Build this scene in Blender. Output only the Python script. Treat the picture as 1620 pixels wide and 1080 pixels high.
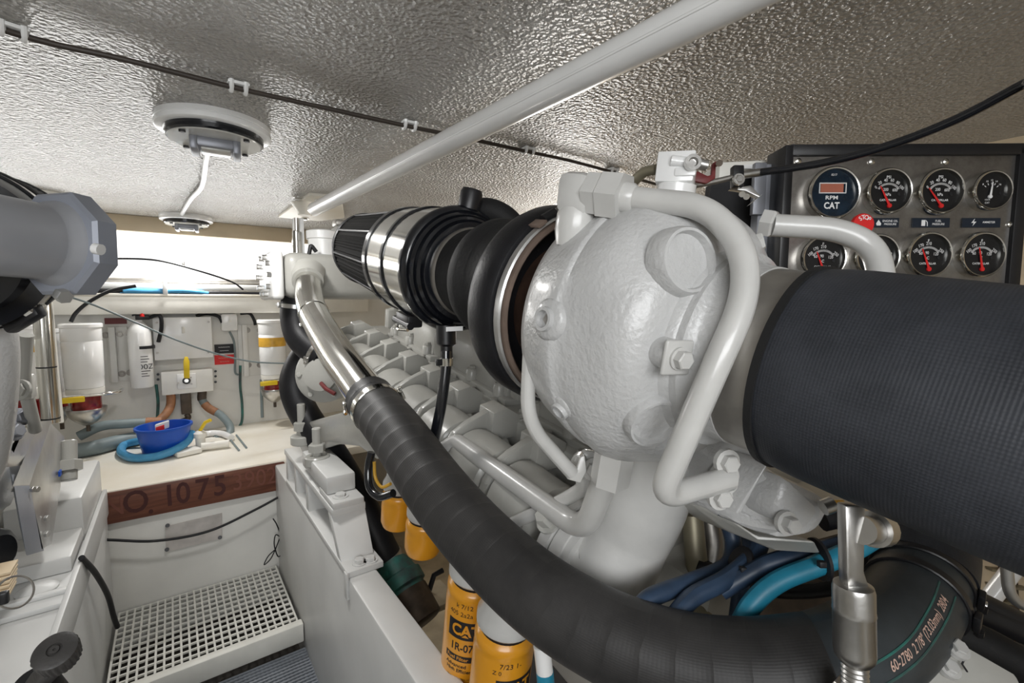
import bpy, bmesh, math, random
import numpy as np
from mathutils import Vector, Matrix
random.seed(4)
for o in list(bpy.data.objects): bpy.data.objects.remove(o)
SC = bpy.context.scene
COL = SC.collection
# ------------------------------------------------------------------ camera
F = 732.0; YAW = math.radians(36.3); PIT = math.radians(4.68)
CAM = np.array([0, 0, 1.05])
cd = bpy.data.cameras.new('camera'); cd.sensor_width = 36; cd.lens = F / 1620 * 36; cd.clip_start = .02
co = bpy.data.objects.new('camera', cd); COL.objects.link(co)
co.location = CAM; co.rotation_euler = (math.pi / 2 - PIT, 0, -YAW); SC.camera = co
# ------------------------------------------------------------------ world and light
w = bpy.data.worlds.new('daylight'); SC.world = w; w.use_nodes = True
w.node_tree.nodes['Background'].inputs[0].default_value = (1, .985, .96, 1)
w.node_tree.nodes['Background'].inputs[1].default_value = 1.1

def area(name, loc, target, size, sy, power, col=(1, 1, 1)):
    l = bpy.data.lights.new(name, 'AREA'); l.shape = 'RECTANGLE'; l.size = size; l.size_y = sy
    l.energy = power; l.color = col
    o = bpy.data.objects.new(name, l); COL.objects.link(o); o.location = loc
    o.rotation_euler = (Vector(target) - Vector(loc)).to_track_quat('-Z', 'Y').to_euler()
    return o
area('aft_key_light', (-.45, -.75, 1.42), (.45, .8, .8), 1.1, .9, 21, (.97, .985, 1))  # key light added behind the camera, under a closed ceiling
area('outboard_fill', (1.59, 1.5, 1.15), (.5, .7, 1.4), .5, .35, 8, (1, .97, .93))  # fill lamp added at the solid right wall to brighten the ceiling
area('window_daylight', (-.26, 2.86, 1.30), (-.1, 1.2, .5), 1.9, .24, 7, (1, .99, .97))
SC.view_settings.view_transform = 'Standard'; SC.view_settings.look = 'None'
SC.view_settings.gamma = 1; SC.view_settings.use_curve_mapping = False
SC.view_settings.exposure = 0.6

# ------------------------------------------------------------------ measuring helpers (photo survey -> metres)
FW = np.array([math.sin(YAW) * math.cos(PIT), math.cos(YAW) * math.cos(PIT), -math.sin(PIT)])
RT = np.array([math.cos(YAW), -math.sin(YAW), 0]); UP = np.cross(RT, FW)
ZV = np.array([0, 0, 1.]); XV = np.array([1., 0, 0]); YV = np.array([0, 1., 0])
A = np.array
def ray(x, y): return FW + RT * ((x - 810) / F) - UP * ((y - 540) / F)
def D(x, y, d): return CAM + ray(x, y) * d
def onz(x, y, z): r = ray(x, y); return CAM + r * ((z - CAM[2]) / r[2])
def ony(x, y, Y): r = ray(x, y); return CAM + r * (Y / r[1])
def onx(x, y, X): r = ray(x, y); return CAM + r * (X / r[0])
# engine frame: s along the crankshaft (forward and up), X athwart, w square to the shaft
TL = math.radians(9.7)
EV = np.array([0, math.cos(TL), math.sin(TL)]); WV = np.array([0, -math.sin(TL), math.cos(TL)])
P0 = D(985, 510, .5)
def EN(s, X, w_): return P0 + EV * s + XV * (X - P0[0]) + WV * w_
def onS(x, y, s): r = ray(x, y); return CAM + r * ((s - (CAM - P0) @ EV) / (r @ EV))
def nrm(v): v = np.array(v, float); return v / np.linalg.norm(v)

# ------------------------------------------------------------------ materials
MATS = {}
def mat(name, col, rough=.5, metal=0., var=.06, vscale=14, bump=0., bscale=120, coat=0., emit=0., trans=0., alpha=1., vcol=None, detail=4, spec=.5):
    m = bpy.data.materials.new(name); m.use_nodes = True; nt = m.node_tree; N = nt.nodes; L = nt.links
    b = N['Principled BSDF']
    b.inputs['Roughness'].default_value = rough; b.inputs['Metallic'].default_value = metal
    b.inputs['Coat Weight'].default_value = coat; b.inputs['Coat Roughness'].default_value = .15
    b.inputs['Specular IOR Level'].default_value = spec
    b.inputs['Transmission Weight'].default_value = trans
    b.inputs['Base Color'].default_value = (*col, 1)
    if emit:
        b.inputs['Emission Color'].default_value = (*col, 1); b.inputs['Emission Strength'].default_value = emit
    tc = N.new('ShaderNodeTexCoord')
    if var:
        n = N.new('ShaderNodeTexNoise'); n.inputs['Scale'].default_value = vscale; n.inputs['Detail'].default_value = 6
        L.new(tc.outputs['Object'], n.inputs['Vector'])
        r = N.new('ShaderNodeValToRGB'); r.color_ramp.elements[0].position = .32; r.color_ramp.elements[1].position = .68
        c2 = vcol or tuple(max(0, c * (1 - 2.2 * var)) for c in col)
        r.color_ramp.elements[0].color = (*c2, 1); r.color_ramp.elements[1].color = (*[min(1, c * (1 + var * .4)) for c in col], 1)
        L.new(n.outputs['Fac'], r.inputs['Fac']); L.new(r.outputs['Color'], b.inputs['Base Color'])
    if bump:
        n2 = N.new('ShaderNodeTexNoise'); n2.inputs['Scale'].default_value = bscale; n2.inputs['Detail'].default_value = detail
        L.new(tc.outputs['Object'], n2.inputs['Vector'])
        bp = N.new('ShaderNodeBump'); bp.inputs['Strength'].default_value = bump; bp.inputs['Distance'].default_value = .004
        L.new(n2.outputs['Fac'], bp.inputs['Height']); L.new(bp.outputs['Normal'], b.inputs['Normal'])
    MATS[name] = m
    return m
mat('engine_paint', (.42, .415, .385), .34, var=.05, vscale=9, bump=.12, bscale=90, coat=.25)
mat('cast_paint', (.53, .53, .525), .33, var=.05, vscale=12, bump=.32, bscale=210, coat=.3)
mat('pipe_paint', (.57, .565, .545), .3, var=.05, vscale=22, bump=.05, bscale=150, coat=.35)
mat('white_paint', (.82, .81, .77), .4, var=.05, vscale=5, bump=.06, bscale=60)
mat('bench_paint', (.84, .81, .74), .45, var=.05, vscale=4, bump=.08, bscale=50, vcol=(.74, .68, .56))
mat('bed_paint', (.66, .66, .645), .4, var=.06, vscale=4, bump=.05, bscale=60)
mat('gloss_white', (.86, .86, .85), .25, var=.02, coat=.4)
mat('ivory', (.84, .82, .76), .45, var=.03)
mat('beige', (.55, .45, .31), .6, var=.08, vscale=6)
mat('cream_floor', (.55, .46, .32), .6, var=.2, vscale=7, bump=.3, bscale=30)
mat('bilge', (.025, .018, .012), .6, var=.3, vscale=9)  # bilge brown, darkened to paint in the shade of the grating holes
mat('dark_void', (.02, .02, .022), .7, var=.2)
mat('black_rubber', (.011, .011, .013), .45, spec=.35, var=.15, vscale=30, bump=.1, bscale=300)
mat('dull_rubber', (.016, .016, .0165), .65, spec=.3, var=.15, vscale=20, bump=.12, bscale=200)
mat('gloss_black', (.008, .009, .012), .14, var=0, coat=.6)
mat('black_metal', (.012, .012, .014), .38, var=.1)
mat('filter_mesh', (.006, .0056, .005), .85, spec=.08, var=.15, vscale=60)
mat('chrome', (.78, .77, .73), .13, 1., var=.04, vscale=20)
mat('steel', (.62, .61, .59), .3, 1., var=.1, vscale=25, bump=.05)
mat('dull_steel', (.42, .40, .37), .45, .9, var=.12, vscale=25, bump=.1)
mat('aluminium', (.70, .70, .69), .34, .85, var=.08, vscale=15)
mat('grey_metal', (.28, .29, .32), .45, .5, var=.08)
mat('flange_grey', (.40, .41, .44), .35, .25, var=.06, vscale=10)
mat('blue_grey', (.30, .32, .37), .42, .2, var=.05, vscale=8)
mat('tarnish', (.66, .62, .59), .45, .25, var=.1, vscale=20)
mat('cable_jacket', (.040, .052, .075), .45, var=.25, vscale=30)
mat('rust_band', (.36, .27, .22), .5, .5, var=.15, vscale=30)
mat('rust_dark', (.07, .035, .022), .7, .2, var=.3, vscale=30)
mat('yellow_can', (.76, .33, .018), .3, var=.03, coat=.3)
mat('yellow', (.85, .60, .02), .4, var=.04)
mat('orange', (.85, .16, .02), .5, var=.05)
mat('amber', (.75, .42, .05), .35, var=.12, vscale=30)
mat('red', (.72, .02, .02), .4, var=.03)
mat('dark_red', (.16, .02, .02), .5, var=.1)
mat('bowl_red', (.30, .012, .012), .2, var=.3, vscale=25, coat=.5)
mat('blue_bucket', (.005, .08, .48), .35, var=.03)
mat('blue_hose', (.07, .32, .58), .4, var=.08, vscale=30)
mat('cable_blue', (.035, .065, .12), .42, var=.2, vscale=25)
mat('cable_teal', (.02, .26, .40), .42, var=.15, vscale=25)
mat('hose_grey', (.22, .27, .28), .5, var=.1)
mat('tape_brown', (.33, .15, .07), .6, var=.15, vscale=40)
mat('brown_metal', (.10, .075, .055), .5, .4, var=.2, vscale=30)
mat('green_paint', (.03, .18, .15), .5, var=.25, vscale=25, vcol=(.05, .06, .06))
mat('letter_white', (.85, .85, .85), .5, var=0)
mat('letter_black', (.012, .012, .015), .5, var=0)
mat('letter_rust', (.055, .012, .01), .6, var=0)
mat('letter_faint', (.165, .057, .038), .6, var=0)
mat('letter_pink', (.62, .42, .34), .6, var=0)
mat('decal_navy', (.010, .017, .03), .35, var=0)
mat('dial_black', (.008, .008, .009), .3, var=0)
mat('dial_blue', (.006, .018, .035), .25, var=.2, vscale=60)
mat('lcd', (.50, .16, .10), .4, var=.04)
mat('tan_wall', (.70, .56, .38), .6, var=.06)
mat('mat_grey', (.23, .25, .28), .55, var=.1)
mat('grate_white', (.80, .79, .73), .45, var=.06, vscale=12)
mat('lens', (.55, .54, .50), .2, var=.05)
mat('olive', (.30, .27, .19), .45, .5, var=.1)
mat('cable_brown', (.05, .038, .03), .5, var=.1)
mat('knob_grey', (.055, .052, .05), .5, var=.15, vscale=40, bump=.15, bscale=200)

def ceiling_mat():
    m = bpy.data.materials.new('textured_ceiling'); m.use_nodes = True; nt = m.node_tree; N = nt.nodes; L = nt.links
    b = N['Principled BSDF']; b.inputs['Roughness'].default_value = .24
    tc = N.new('ShaderNodeTexCoord')
    n = N.new('ShaderNodeTexNoise'); n.inputs['Scale'].default_value = 3.2; n.inputs['Detail'].default_value = 4
    L.new(tc.outputs['Object'], n.inputs['Vector'])
    r = N.new('ShaderNodeValToRGB'); r.color_ramp.elements[0].position = .3; r.color_ramp.elements[1].position = .7
    r.color_ramp.elements[0].color = (.43, .405, .37, 1); r.color_ramp.elements[1].color = (.55, .535, .505, 1)
    L.new(n.outputs['Fac'], r.inputs['Fac'])
    v = N.new('ShaderNodeTexVoronoi'); v.inputs['Scale'].default_value = 150; v.feature = 'SMOOTH_F1'; v.inputs['Smoothness'].default_value = .4
    n3 = N.new('ShaderNodeTexNoise'); n3.inputs['Scale'].default_value = 120; n3.inputs['Detail'].default_value = 3
    L.new(tc.outputs['Object'], v.inputs['Vector']); L.new(tc.outputs['Object'], n3.inputs['Vector'])
    mx = N.new('ShaderNodeMath'); mx.operation = 'MULTIPLY_ADD'; mx.inputs[1].default_value = 1.2
    L.new(n3.outputs['Fac'], mx.inputs[0]); L.new(v.outputs['Distance'], mx.inputs[2])
    bp = N.new('ShaderNodeBump'); bp.inputs['Strength'].default_value = 1.0; bp.inputs['Distance'].default_value = .0075
    L.new(mx.outputs[0], bp.inputs['Height']); L.new(bp.outputs['Normal'], b.inputs['Normal'])
    L.new(r.outputs['Color'], b.inputs['Base Color']); MATS['textured_ceiling'] = m
ceiling_mat()

def hose_mat(name, col, rough, pitch, slant, depth, fine, strength, vcol=None, weave=.02):
    """cloth wrapped hose: spiral wrap edges from the u (around) and v (metres along) map"""
    m = bpy.data.materials.new(name); m.use_nodes = True; nt = m.node_tree; N = nt.nodes; L = nt.links
    b = N['Principled BSDF']; b.inputs['Roughness'].default_value = rough; b.inputs['Specular IOR Level'].default_value = .4
    tc = N.new('ShaderNodeTexCoord'); sp = N.new('ShaderNodeSeparateXYZ'); L.new(tc.outputs['UV'], sp.inputs[0])
    n0 = N.new('ShaderNodeTexNoise'); n0.inputs['Scale'].default_value = 18; n0.inputs['Detail'].default_value = 3
    L.new(tc.outputs['Object'], n0.inputs['Vector'])
    def M(op, a, bb):
        q = N.new('ShaderNodeMath'); q.operation = op
        for i, s in enumerate((a, bb)):
            if isinstance(s, (int, float)): q.inputs[i].default_value = s
            else: L.new(s, q.inputs[i])
        return q.outputs[0]
    u, v = sp.outputs[0], sp.outputs[1]
    t = M('ADD', M('DIVIDE', v, pitch), M('ADD', M('MULTIPLY', u, slant), M('MULTIPLY', n0.outputs['Fac'], .5)))
    saw = M('FRACT', t, 0)
    h = M('POWER', saw, 6)
    wv = M('MULTIPLY', M('ADD', M('SINE', M('MULTIPLY', u, 2 * math.pi * fine), 0), M('SINE', M('MULTIPLY', v, 2 * math.pi * fine * 2.2), 0)), weave)
    hh = M('ADD', h, wv)
    bp = N.new('ShaderNodeBump'); bp.inputs['Strength'].default_value = strength; bp.inputs['Distance'].default_value = depth
    L.new(hh, bp.inputs['Height']); L.new(bp.outputs['Normal'], b.inputs['Normal'])
    n = N.new('ShaderNodeTexNoise'); n.inputs['Scale'].default_value = 9; n.inputs['Detail'].default_value = 7; n.inputs['Roughness'].default_value = .65
    L.new(tc.outputs['Object'], n.inputs['Vector'])
    r = N.new('ShaderNodeValToRGB'); r.color_ramp.elements[0].position = .3; r.color_ramp.elements[1].position = .72
    r.color_ramp.elements[0].color = (*[c * .55 for c in col], 1); r.color_ramp.elements[1].color = (*(vcol or [c * 1.5 for c in col]), 1)
    L.new(n.outputs['Fac'], r.inputs['Fac']); L.new(r.outputs['Color'], b.inputs['Base Color'])
    MATS[name] = m
hose_mat('wrap_hose', (.026, .025, .025), .52, .030, 1.0, .003, 120, .38, (.045, .043, .042))
hose_mat('wide_hose', (.020, .023, .030), .5, .10, .12, .002, 230, .35, (.048, .052, .062), .06)
hose_mat('print_hose', (.032, .038, .042), .42, .3, 0, .001, 60, .15)

def wood_mat():
    m = bpy.data.materials.new('stained_wood'); m.use_nodes = True; nt = m.node_tree; N = nt.nodes; L = nt.links
    b = N['Principled BSDF']; b.inputs['Roughness'].default_value = .45
    tc = N.new('ShaderNodeTexCoord'); mp = N.new('ShaderNodeMapping'); mp.inputs['Scale'].default_value = (3, 20, 45)
    n = N.new('ShaderNodeTexNoise'); n.inputs['Scale'].default_value = 2; n.inputs['Detail'].default_value = 6
    L.new(tc.outputs['Object'], mp.inputs[0]); L.new(mp.outputs[0], n.inputs['Vector'])
    r = N.new('ShaderNodeValToRGB'); r.color_ramp.elements[0].color = (.085, .026, .016, 1); r.color_ramp.elements[1].color = (.20, .075, .042, 1)
    r.color_ramp.elements[0].position = .3; r.color_ramp.elements[1].position = .75
    L.new(n.outputs['Fac'], r.inputs['Fac']); L.new(r.outputs['Color'], b.inputs['Base Color']); MATS['stained_wood'] = m
wood_mat()
def brushed_mat():
    m = bpy.data.materials.new('brushed_steel'); m.use_nodes = True; nt = m.node_tree; N = nt.nodes; L = nt.links
    b = N['Principled BSDF']; b.inputs['Roughness'].default_value = .33; b.inputs['Metallic'].default_value = 1
    tc = N.new('ShaderNodeTexCoord'); n = N.new('ShaderNodeTexNoise'); n.inputs['Scale'].default_value = 22; n.inputs['Detail'].default_value = 8; n.inputs['Roughness'].default_value = .7
    L.new(tc.outputs['Object'], n.inputs['Vector'])
    r = N.new('ShaderNodeValToRGB'); r.color_ramp.elements[0].color = (.24, .225, .21, 1); r.color_ramp.elements[1].color = (.47, .455, .44, 1)
    r.color_ramp.elements[0].position = .3; r.color_ramp.elements[1].position = .7
    L.new(n.outputs['Fac'], r.inputs['Fac']); L.new(r.outputs['Color'], b.inputs['Base Color']); MATS['brushed_steel'] = m
brushed_mat()

# ------------------------------------------------------------------ mesh helpers
ABS = {}          # absolute location of every object's origin
class MB:
    def __init__(s): s.v = []; s.f = []; s.uv = None
    def add(s, verts, faces):
        o = len(s.v); s.v += [tuple(map(float, p)) for p in verts]; s.f += [tuple(i + o for i in f) for f in faces]; return s
    # rounded box in a frame: c centre, size (along ax, ay, az)
    def box(s, c, size, ax=XV, ay=YV, az=ZV, bev=0., seg=2):
        bm = bmesh.new(); bmesh.ops.create_cube(bm, size=1)
        bmesh.ops.scale(bm, vec=size, verts=bm.verts)
        if bev: bmesh.ops.bevel(bm, geom=list(bm.edges), offset=min(bev, min(size) * .49), segments=seg, affect='EDGES', profile=.5)
        bm.verts.index_update()
        c = A(c); ax, ay, az = A(ax), A(ay), A(az)
        s.add([c + ax * v.co.x + ay * v.co.y + az * v.co.z for v in bm.verts], [[v.index for v in f.verts] for f in bm.faces]); bm.free(); return s
    def box2(s, lo, hi, bev=0., seg=2):
        lo, hi = A(lo, float), A(hi, float); return s.box((lo + hi) / 2, tuple(hi - lo), bev=bev, seg=seg)
    # polygon pushed along a vector
    def prism(s, poly, ext, bev=0.):
        n = len(poly); poly = [A(p, float) for p in poly]; ext = A(ext, float)
        if bev:
            bm = bmesh.new(); a = [bm.verts.new(p) for p in poly]; b = [bm.verts.new(p + ext) for p in poly]
            bm.faces.new(a[::-1]); bm.faces.new(b)
            for i in range(n): bm.faces.new((a[i], a[(i + 1) % n], b[(i + 1) % n], b[i]))
            bmesh.ops.recalc_face_normals(bm, faces=list(bm.faces))
            bmesh.ops.bevel(bm, geom=list(bm.edges), offset=bev, segments=2, affect='EDGES', profile=.5)
            bm.verts.index_update()
            s.add([v.co for v in bm.verts], [[v.index for v in f.verts] for f in bm.faces]); bm.free(); return s
        fs = [tuple(range(n))[::-1], tuple(range(n, 2 * n))] + [(i, (i + 1) % n, n + (i + 1) % n, n + i) for i in range(n)]
        return s.add(poly + [p + ext for p in poly], fs)
    # surface of revolution: profile (t along axis, r)
    def lathe(s, o, ax, prof, seg=40, rfun=None, ref=None, cap=True):
        o = A(o, float); ax = nrm(ax)
        if ref is None: ref = XV if abs(ax[0]) < .8 else ZV
        e1 = nrm(A(ref) - ax * (A(ref) @ ax)); e2 = np.cross(ax, e1)
        V = []; Fc = []
        for (t, r) in prof:
            for k in range(seg):
                a = 2 * math.pi * k / seg; rr = max(r, 1e-5) if rfun is None else max(rfun(t, r, a), 1e-5)
                V.append(o + ax * t + (e1 * math.cos(a) + e2 * math.sin(a)) * rr)
        for i in range(len(prof) - 1):
            for k in range(seg):
                k2 = (k + 1) % seg; Fc.append((i * seg + k, i * seg + k2, (i + 1) * seg + k2, (i + 1) * seg + k))
        if cap and prof[0][1] > 1e-4: Fc.append(tuple(range(seg))[::-1])
        if cap and prof[-1][1] > 1e-4: b = (len(prof) - 1) * seg; Fc.append(tuple(range(b, b + seg)))
        return s.add(V, Fc)
    def cyl(s, a, b, r, seg=20, bev=0.):
        a, b = A(a, float), A(b, float); L = np.linalg.norm(b - a)
        p = [(0, r), (L, r)] if not bev else [(0, r - bev), (bev, r), (L - bev, r), (L, r - bev)]
        return s.lathe(a, b - a, p, seg)
    def hexa(s, a, b, r, chamfer=.12):
        a, b = A(a, float), A(b, float); L = np.linalg.norm(b - a); s.lathe(a, b - a, [(0, r), (L * (1 - chamfer), r), (L, r * .87)], 6); return s
    def ring(s, o, ax, R, r, seg=40, rs=10, squash=1.):
        o = A(o, float); ax = nrm(ax); ref = XV if abs(ax[0]) < .8 else ZV
        e1 = nrm(A(ref) - ax * (A(ref) @ ax)); e2 = np.cross(ax, e1); V = []; Fc = []
        for k in range(seg):
            a = 2 * math.pi * k / seg; d = e1 * math.cos(a) + e2 * math.sin(a)
            for j in range(rs):
                b = 2 * math.pi * j / rs; V.append(o + d * (R + r * math.cos(b)) + ax * (r * squash * math.sin(b)))
        for k in range(seg):
            for j in range(rs):
                Fc.append((k * rs + j, ((k + 1) % seg) * rs + j, ((k + 1) % seg) * rs + (j + 1) % rs, k * rs + (j + 1) % rs))
        return s.add(V, Fc)
    def tube(s, pts, r, seg=16, caps=True):
        pts = [A(p, float) for p in pts]; n = len(pts); rr = r if hasattr(r, '__len__') else [r] * n
        fr = frames(pts); V = []; Fc = []; o = len(s.v)
        acc = 0; uv = []
        for i in range(n):
            if i: acc += np.linalg.norm(pts[i] - pts[i - 1])
            for k in range(seg + 1):
                a = 2 * math.pi * k / seg; V.append(pts[i] + (fr[i][1] * math.cos(a) + fr[i][2] * math.sin(a)) * rr[i]); uv.append((k / seg, acc))
        q = seg + 1
        for i in range(n - 1):
            for k in range(seg): Fc.append((i * q + k, i * q + k + 1, (i + 1) * q + k + 1, (i + 1) * q + k))
        if caps: Fc.append(tuple(range(seg))[::-1]); Fc.append(tuple((n - 1) * q + k for k in range(seg)))
        s.add(V, Fc); s.uv = (s.uv or []) + [(0, 0)] * (o - len(s.uv or [])) + uv; return s
    def bounds(s): v = np.array(s.v); return v.min(0), v.max(0)
    def build(s, name, m, parent=None, smooth=38, origin=None):
        me = bpy.data.meshes.new(name); lo, hi = s.bounds()
        if parent is not None: org = ABS[parent]
        else: org = A(origin, float) if origin is not None else A([(lo[0] + hi[0]) / 2, (lo[1] + hi[1]) / 2, lo[2]])
        me.from_pydata([tuple(A(p) - org) for p in s.v], [], s.f)
        bm = bmesh.new(); bm.from_mesh(me)
        if s.uv is None: bmesh.ops.recalc_face_normals(bm, faces=list(bm.faces)); bm.to_mesh(me)
        bm.free()
        if s.uv is not None:
            s.uv += [(0, 0)] * (len(s.v) - len(s.uv)); ul = me.uv_layers.new(name='UVMap')
            li = np.zeros(len(me.loops), dtype=np.int32); me.loops.foreach_get('vertex_index', li)
            ul.data.foreach_set('uv', np.array(s.uv, dtype=np.float32)[li].ravel())
        if smooth:
            me.polygons.foreach_set('use_smooth', [True] * len(me.polygons))
            me.set_sharp_from_angle(angle=math.radians(smooth))
        me.materials.append(MATS[m]); me.update()
        ob = bpy.data.objects.new(name, me); COL.objects.link(ob)
        if parent is not None: ob.parent = parent; ABS[ob] = ABS[parent]
        else: ob.location = org; ABS[ob] = org
        return ob

def frames(pts):
    n = len(pts); T = []
    for i in range(n):
        a = pts[max(0, i - 1)]; b = pts[min(n - 1, i + 1)]; T.append(nrm(b - a))
    ref = ZV if abs(T[0][2]) < .9 else XV
    u = nrm(ref - T[0] * (ref @ T[0])); out = []
    for i in range(n):
        u = nrm(u - T[i] * (u @ T[i])); out.append((T[i], u, np.cross(T[i], u)))
    return out
def catmull(pts, n=10):
    P = [A(p, float) for p in pts]; P = [2 * P[0] - P[1]] + P + [2 * P[-1] - P[-2]]; out = []
    for i in range(1, len(P) - 2):
        p0, p1, p2, p3 = P[i - 1], P[i], P[i + 1], P[i + 2]
        for k in range(n):
            t = k / n
            out.append(.5 * ((2 * p1) + (p2 - p0) * t + (2 * p0 - 5 * p1 + 4 * p2 - p3) * t * t + (3 * p1 - p0 - 3 * p2 + p3) * t ** 3))
    out.append(P[-2]); return out
def fillet(pts, rad, n=8):
    P = [A(p, float) for p in pts]; out = [P[0]]
    for i in range(1, len(P) - 1):
        a, b, c = P[i - 1], P[i], P[i + 1]; r = rad[i - 1] if hasattr(rad, '__len__') else rad
        d1 = min(r, np.linalg.norm(a - b) * .48); d2 = min(r, np.linalg.norm(c - b) * .48)
        p, q = b + nrm(a - b) * d1, b + nrm(c - b) * d2
        for k in range(n + 1):
            t = k / n; out.append(p * (1 - t) ** 2 + b * 2 * t * (1 - t) + q * t * t)
    out.append(P[-1]); return out
def tag(o, label, cat, group=None):
    o['label'] = label; o['category'] = cat
    if group: o['group'] = group
    return o
def thing(name, label, cat, loc, group=None):
    o = bpy.data.objects.new(name, None); o.empty_display_size = .05; COL.objects.link(o); o.location = tuple(loc); ABS[o] = A(loc, float)
    return tag(o, label, cat, group)
def struct(o): o['kind'] = 'structure'; return o
def bolt(parent, p, ax, r=.008, h=.007, m='engine_paint', washer=True, name='bolt'):
    p = A(p, float); ax = nrm(ax); b = MB()
    if washer: b.cyl(p - ax * .002, p + ax * .0025, r * 1.45, 16)
    b.hexa(p, p + ax * h, r); return b.build(name, m, parent, 30)
_TC = {}
def text2d(txt, bold=0.):
    k = (txt, bold)
    if k in _TC: return _TC[k]
    cu = bpy.data.curves.new('t', 'FONT'); cu.body = txt; cu.align_x = 'CENTER'; cu.align_y = 'CENTER'; cu.resolution_u = 3; cu.offset = bold
    ob = bpy.data.objects.new('t', cu); COL.objects.link(ob)
    me = bpy.data.meshes.new_from_object(ob.evaluated_get(bpy.context.evaluated_depsgraph_get()))
    V = np.array([v.co[:2] for v in me.vertices]); Fc = [tuple(p.vertices) for p in me.polygons]
    bpy.data.objects.remove(ob); bpy.data.meshes.remove(me); bpy.data.curves.remove(cu)
    _TC[k] = (V, Fc); return V, Fc
def text_flat(mb, txt, c, ux, uy, size, sx=1., bold=0., rot=0.):
    V, Fc = text2d(txt, bold)
    if not len(V): return mb
    cr, sr = math.cos(rot), math.sin(rot); c, ux, uy = A(c), A(ux), A(uy)
    P = [c + ux * ((x * sx * cr - y * sr) * size) + uy * ((x * sx * sr + y * cr) * size) for x, y in V]
    return mb.add(P, Fc)
def wrap_add(mb, V2, Fc, o, ax, ref, R):
    """flat shapes wrapped on a cylinder: x -> arc length from ref direction, y -> along ax"""
    bm = bmesh.new(); vs = [bm.verts.new((x, y, 0)) for x, y in V2]
    for f in Fc:
        try: bm.faces.new([vs[i] for i in f])
        except ValueError: pass
    bmesh.ops.triangulate(bm, faces=list(bm.faces))
    for _ in range(6):
        le = [e for e in bm.edges if abs(e.verts[0].co.x - e.verts[1].co.x) > .004]
        if le: bmesh.ops.subdivide_edges(bm, edges=le, cuts=1); bmesh.ops.triangulate(bm, faces=list(bm.faces))
    ax = nrm(ax); e1 = nrm(A(ref) - ax * (A(ref) @ ax)); e2 = np.cross(ax, e1)
    bm.verts.index_update(); P = []
    for v in bm.verts:
        a = v.co.x / R; P.append(A(o) + ax * v.co.y + (e1 * math.cos(a) + e2 * math.sin(a)) * R)
    mb.add(P, [[v.index for v in f.verts] for f in bm.faces]); bm.free(); return mb
def text_wrap(mb, txt, xy, size, o, ax, ref, R, sx=1., bold=0.):
    V, Fc = text2d(txt, bold); return wrap_add(mb, [(x * size * sx + xy[0], y * size + xy[1]) for x, y in V], Fc, o, ax, ref, R)
# ================================================================== the setting
CEIL = 1.44; YW = 2.72; BENCH = .43
struct(MB().box2((-1.6, -1.2, CEIL), (1.7, YW + .1, CEIL + .06)).build('ceiling', 'textured_ceiling', None, 0))
struct(MB().box2((-1.6, -1.2, -.22), (1.7, YW + .1, -.16)).build('floor', 'cream_floor', None, 0))
struct(MB().box2((-.215, -.6, -.16), (.30, 2.0, -.13)).build('floor_bilge', 'bilge', None, 0))
# forward bulkhead with the long daylight opening above the ledge
OZ0 = ony(290, 440, YW)[2]; OZ1 = ony(290, 372, YW)[2]
wf = MB(); wf.box2((-1.6, YW, -.16), (1.7, YW + .06, OZ0)); wf.box2((.72, YW, OZ0), (1.7, YW + .06, CEIL)); wf.box2((-1.6, YW, OZ0), (-1.25, YW + .06, CEIL))
wf.box2((-1.25, YW, OZ1), (.72, YW + .06, CEIL))
struct(wf.build('wall_far', 'white_paint', None, 0))
struct(MB().box2((-1.3, YW - .05, OZ1 - .004), (.9, YW, CEIL), bev=.004).build('trim_1', 'beige', None))
struct(MB().box2((1.62, -1.2, -.16), (1.7, YW, CEIL)).build('wall_right', 'tan_wall', None, 0))
struct(MB().box2((-1.6, -1.28, -.16), (1.7, -1.2, CEIL)).build('wall_near', 'white_paint', None, 0))
struct(MB().box2((-1.68, -1.2, -.16), (-1.6, YW, CEIL)).build('wall_left', 'white_paint', None, 0))
# white ledge under the opening
LZ0, LZ1 = 1.004, 1.082
struct(MB().box2((-1.3, YW - .12, LZ0), (.9, YW, LZ1), bev=.004).build('trim_2', 'ivory', None))
struct(MB().box2((-1.3, YW - .125, LZ1 - .002), (.9, YW, LZ1 + .012), bev=.003).build('trim_3', 'bench_paint', None))
# bench platform and riser
struct(MB().box2((-1.2, 1.992, BENCH - .035), (1.3, YW, BENCH), bev=.006).build('bench_top', 'bench_paint', None))
struct(MB().box2((-.42, 2.01, -.16), (.5, 2.04, BENCH - .035)).build('bench_riser', 'white_paint', None, 0))
# engine beds either side of the aisle
BED = .415
struct(MB().box2((.30, -.8, -.16), (.368, 2.0, BED), bev=.006).build('engine_bed_right', 'bed_paint', None))
struct(MB().box2((-.42, -.8, -.16), (-.205, 2.0, BED), bev=.006).build('engine_bed_left', 'bed_paint', None))
# dark bilge beyond the engine
struct(MB().box2((.62, -.6, -.15), (1.62, 1.2, -.02)).build('floor_outboard', 'dark_void', None, 0))

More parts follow.
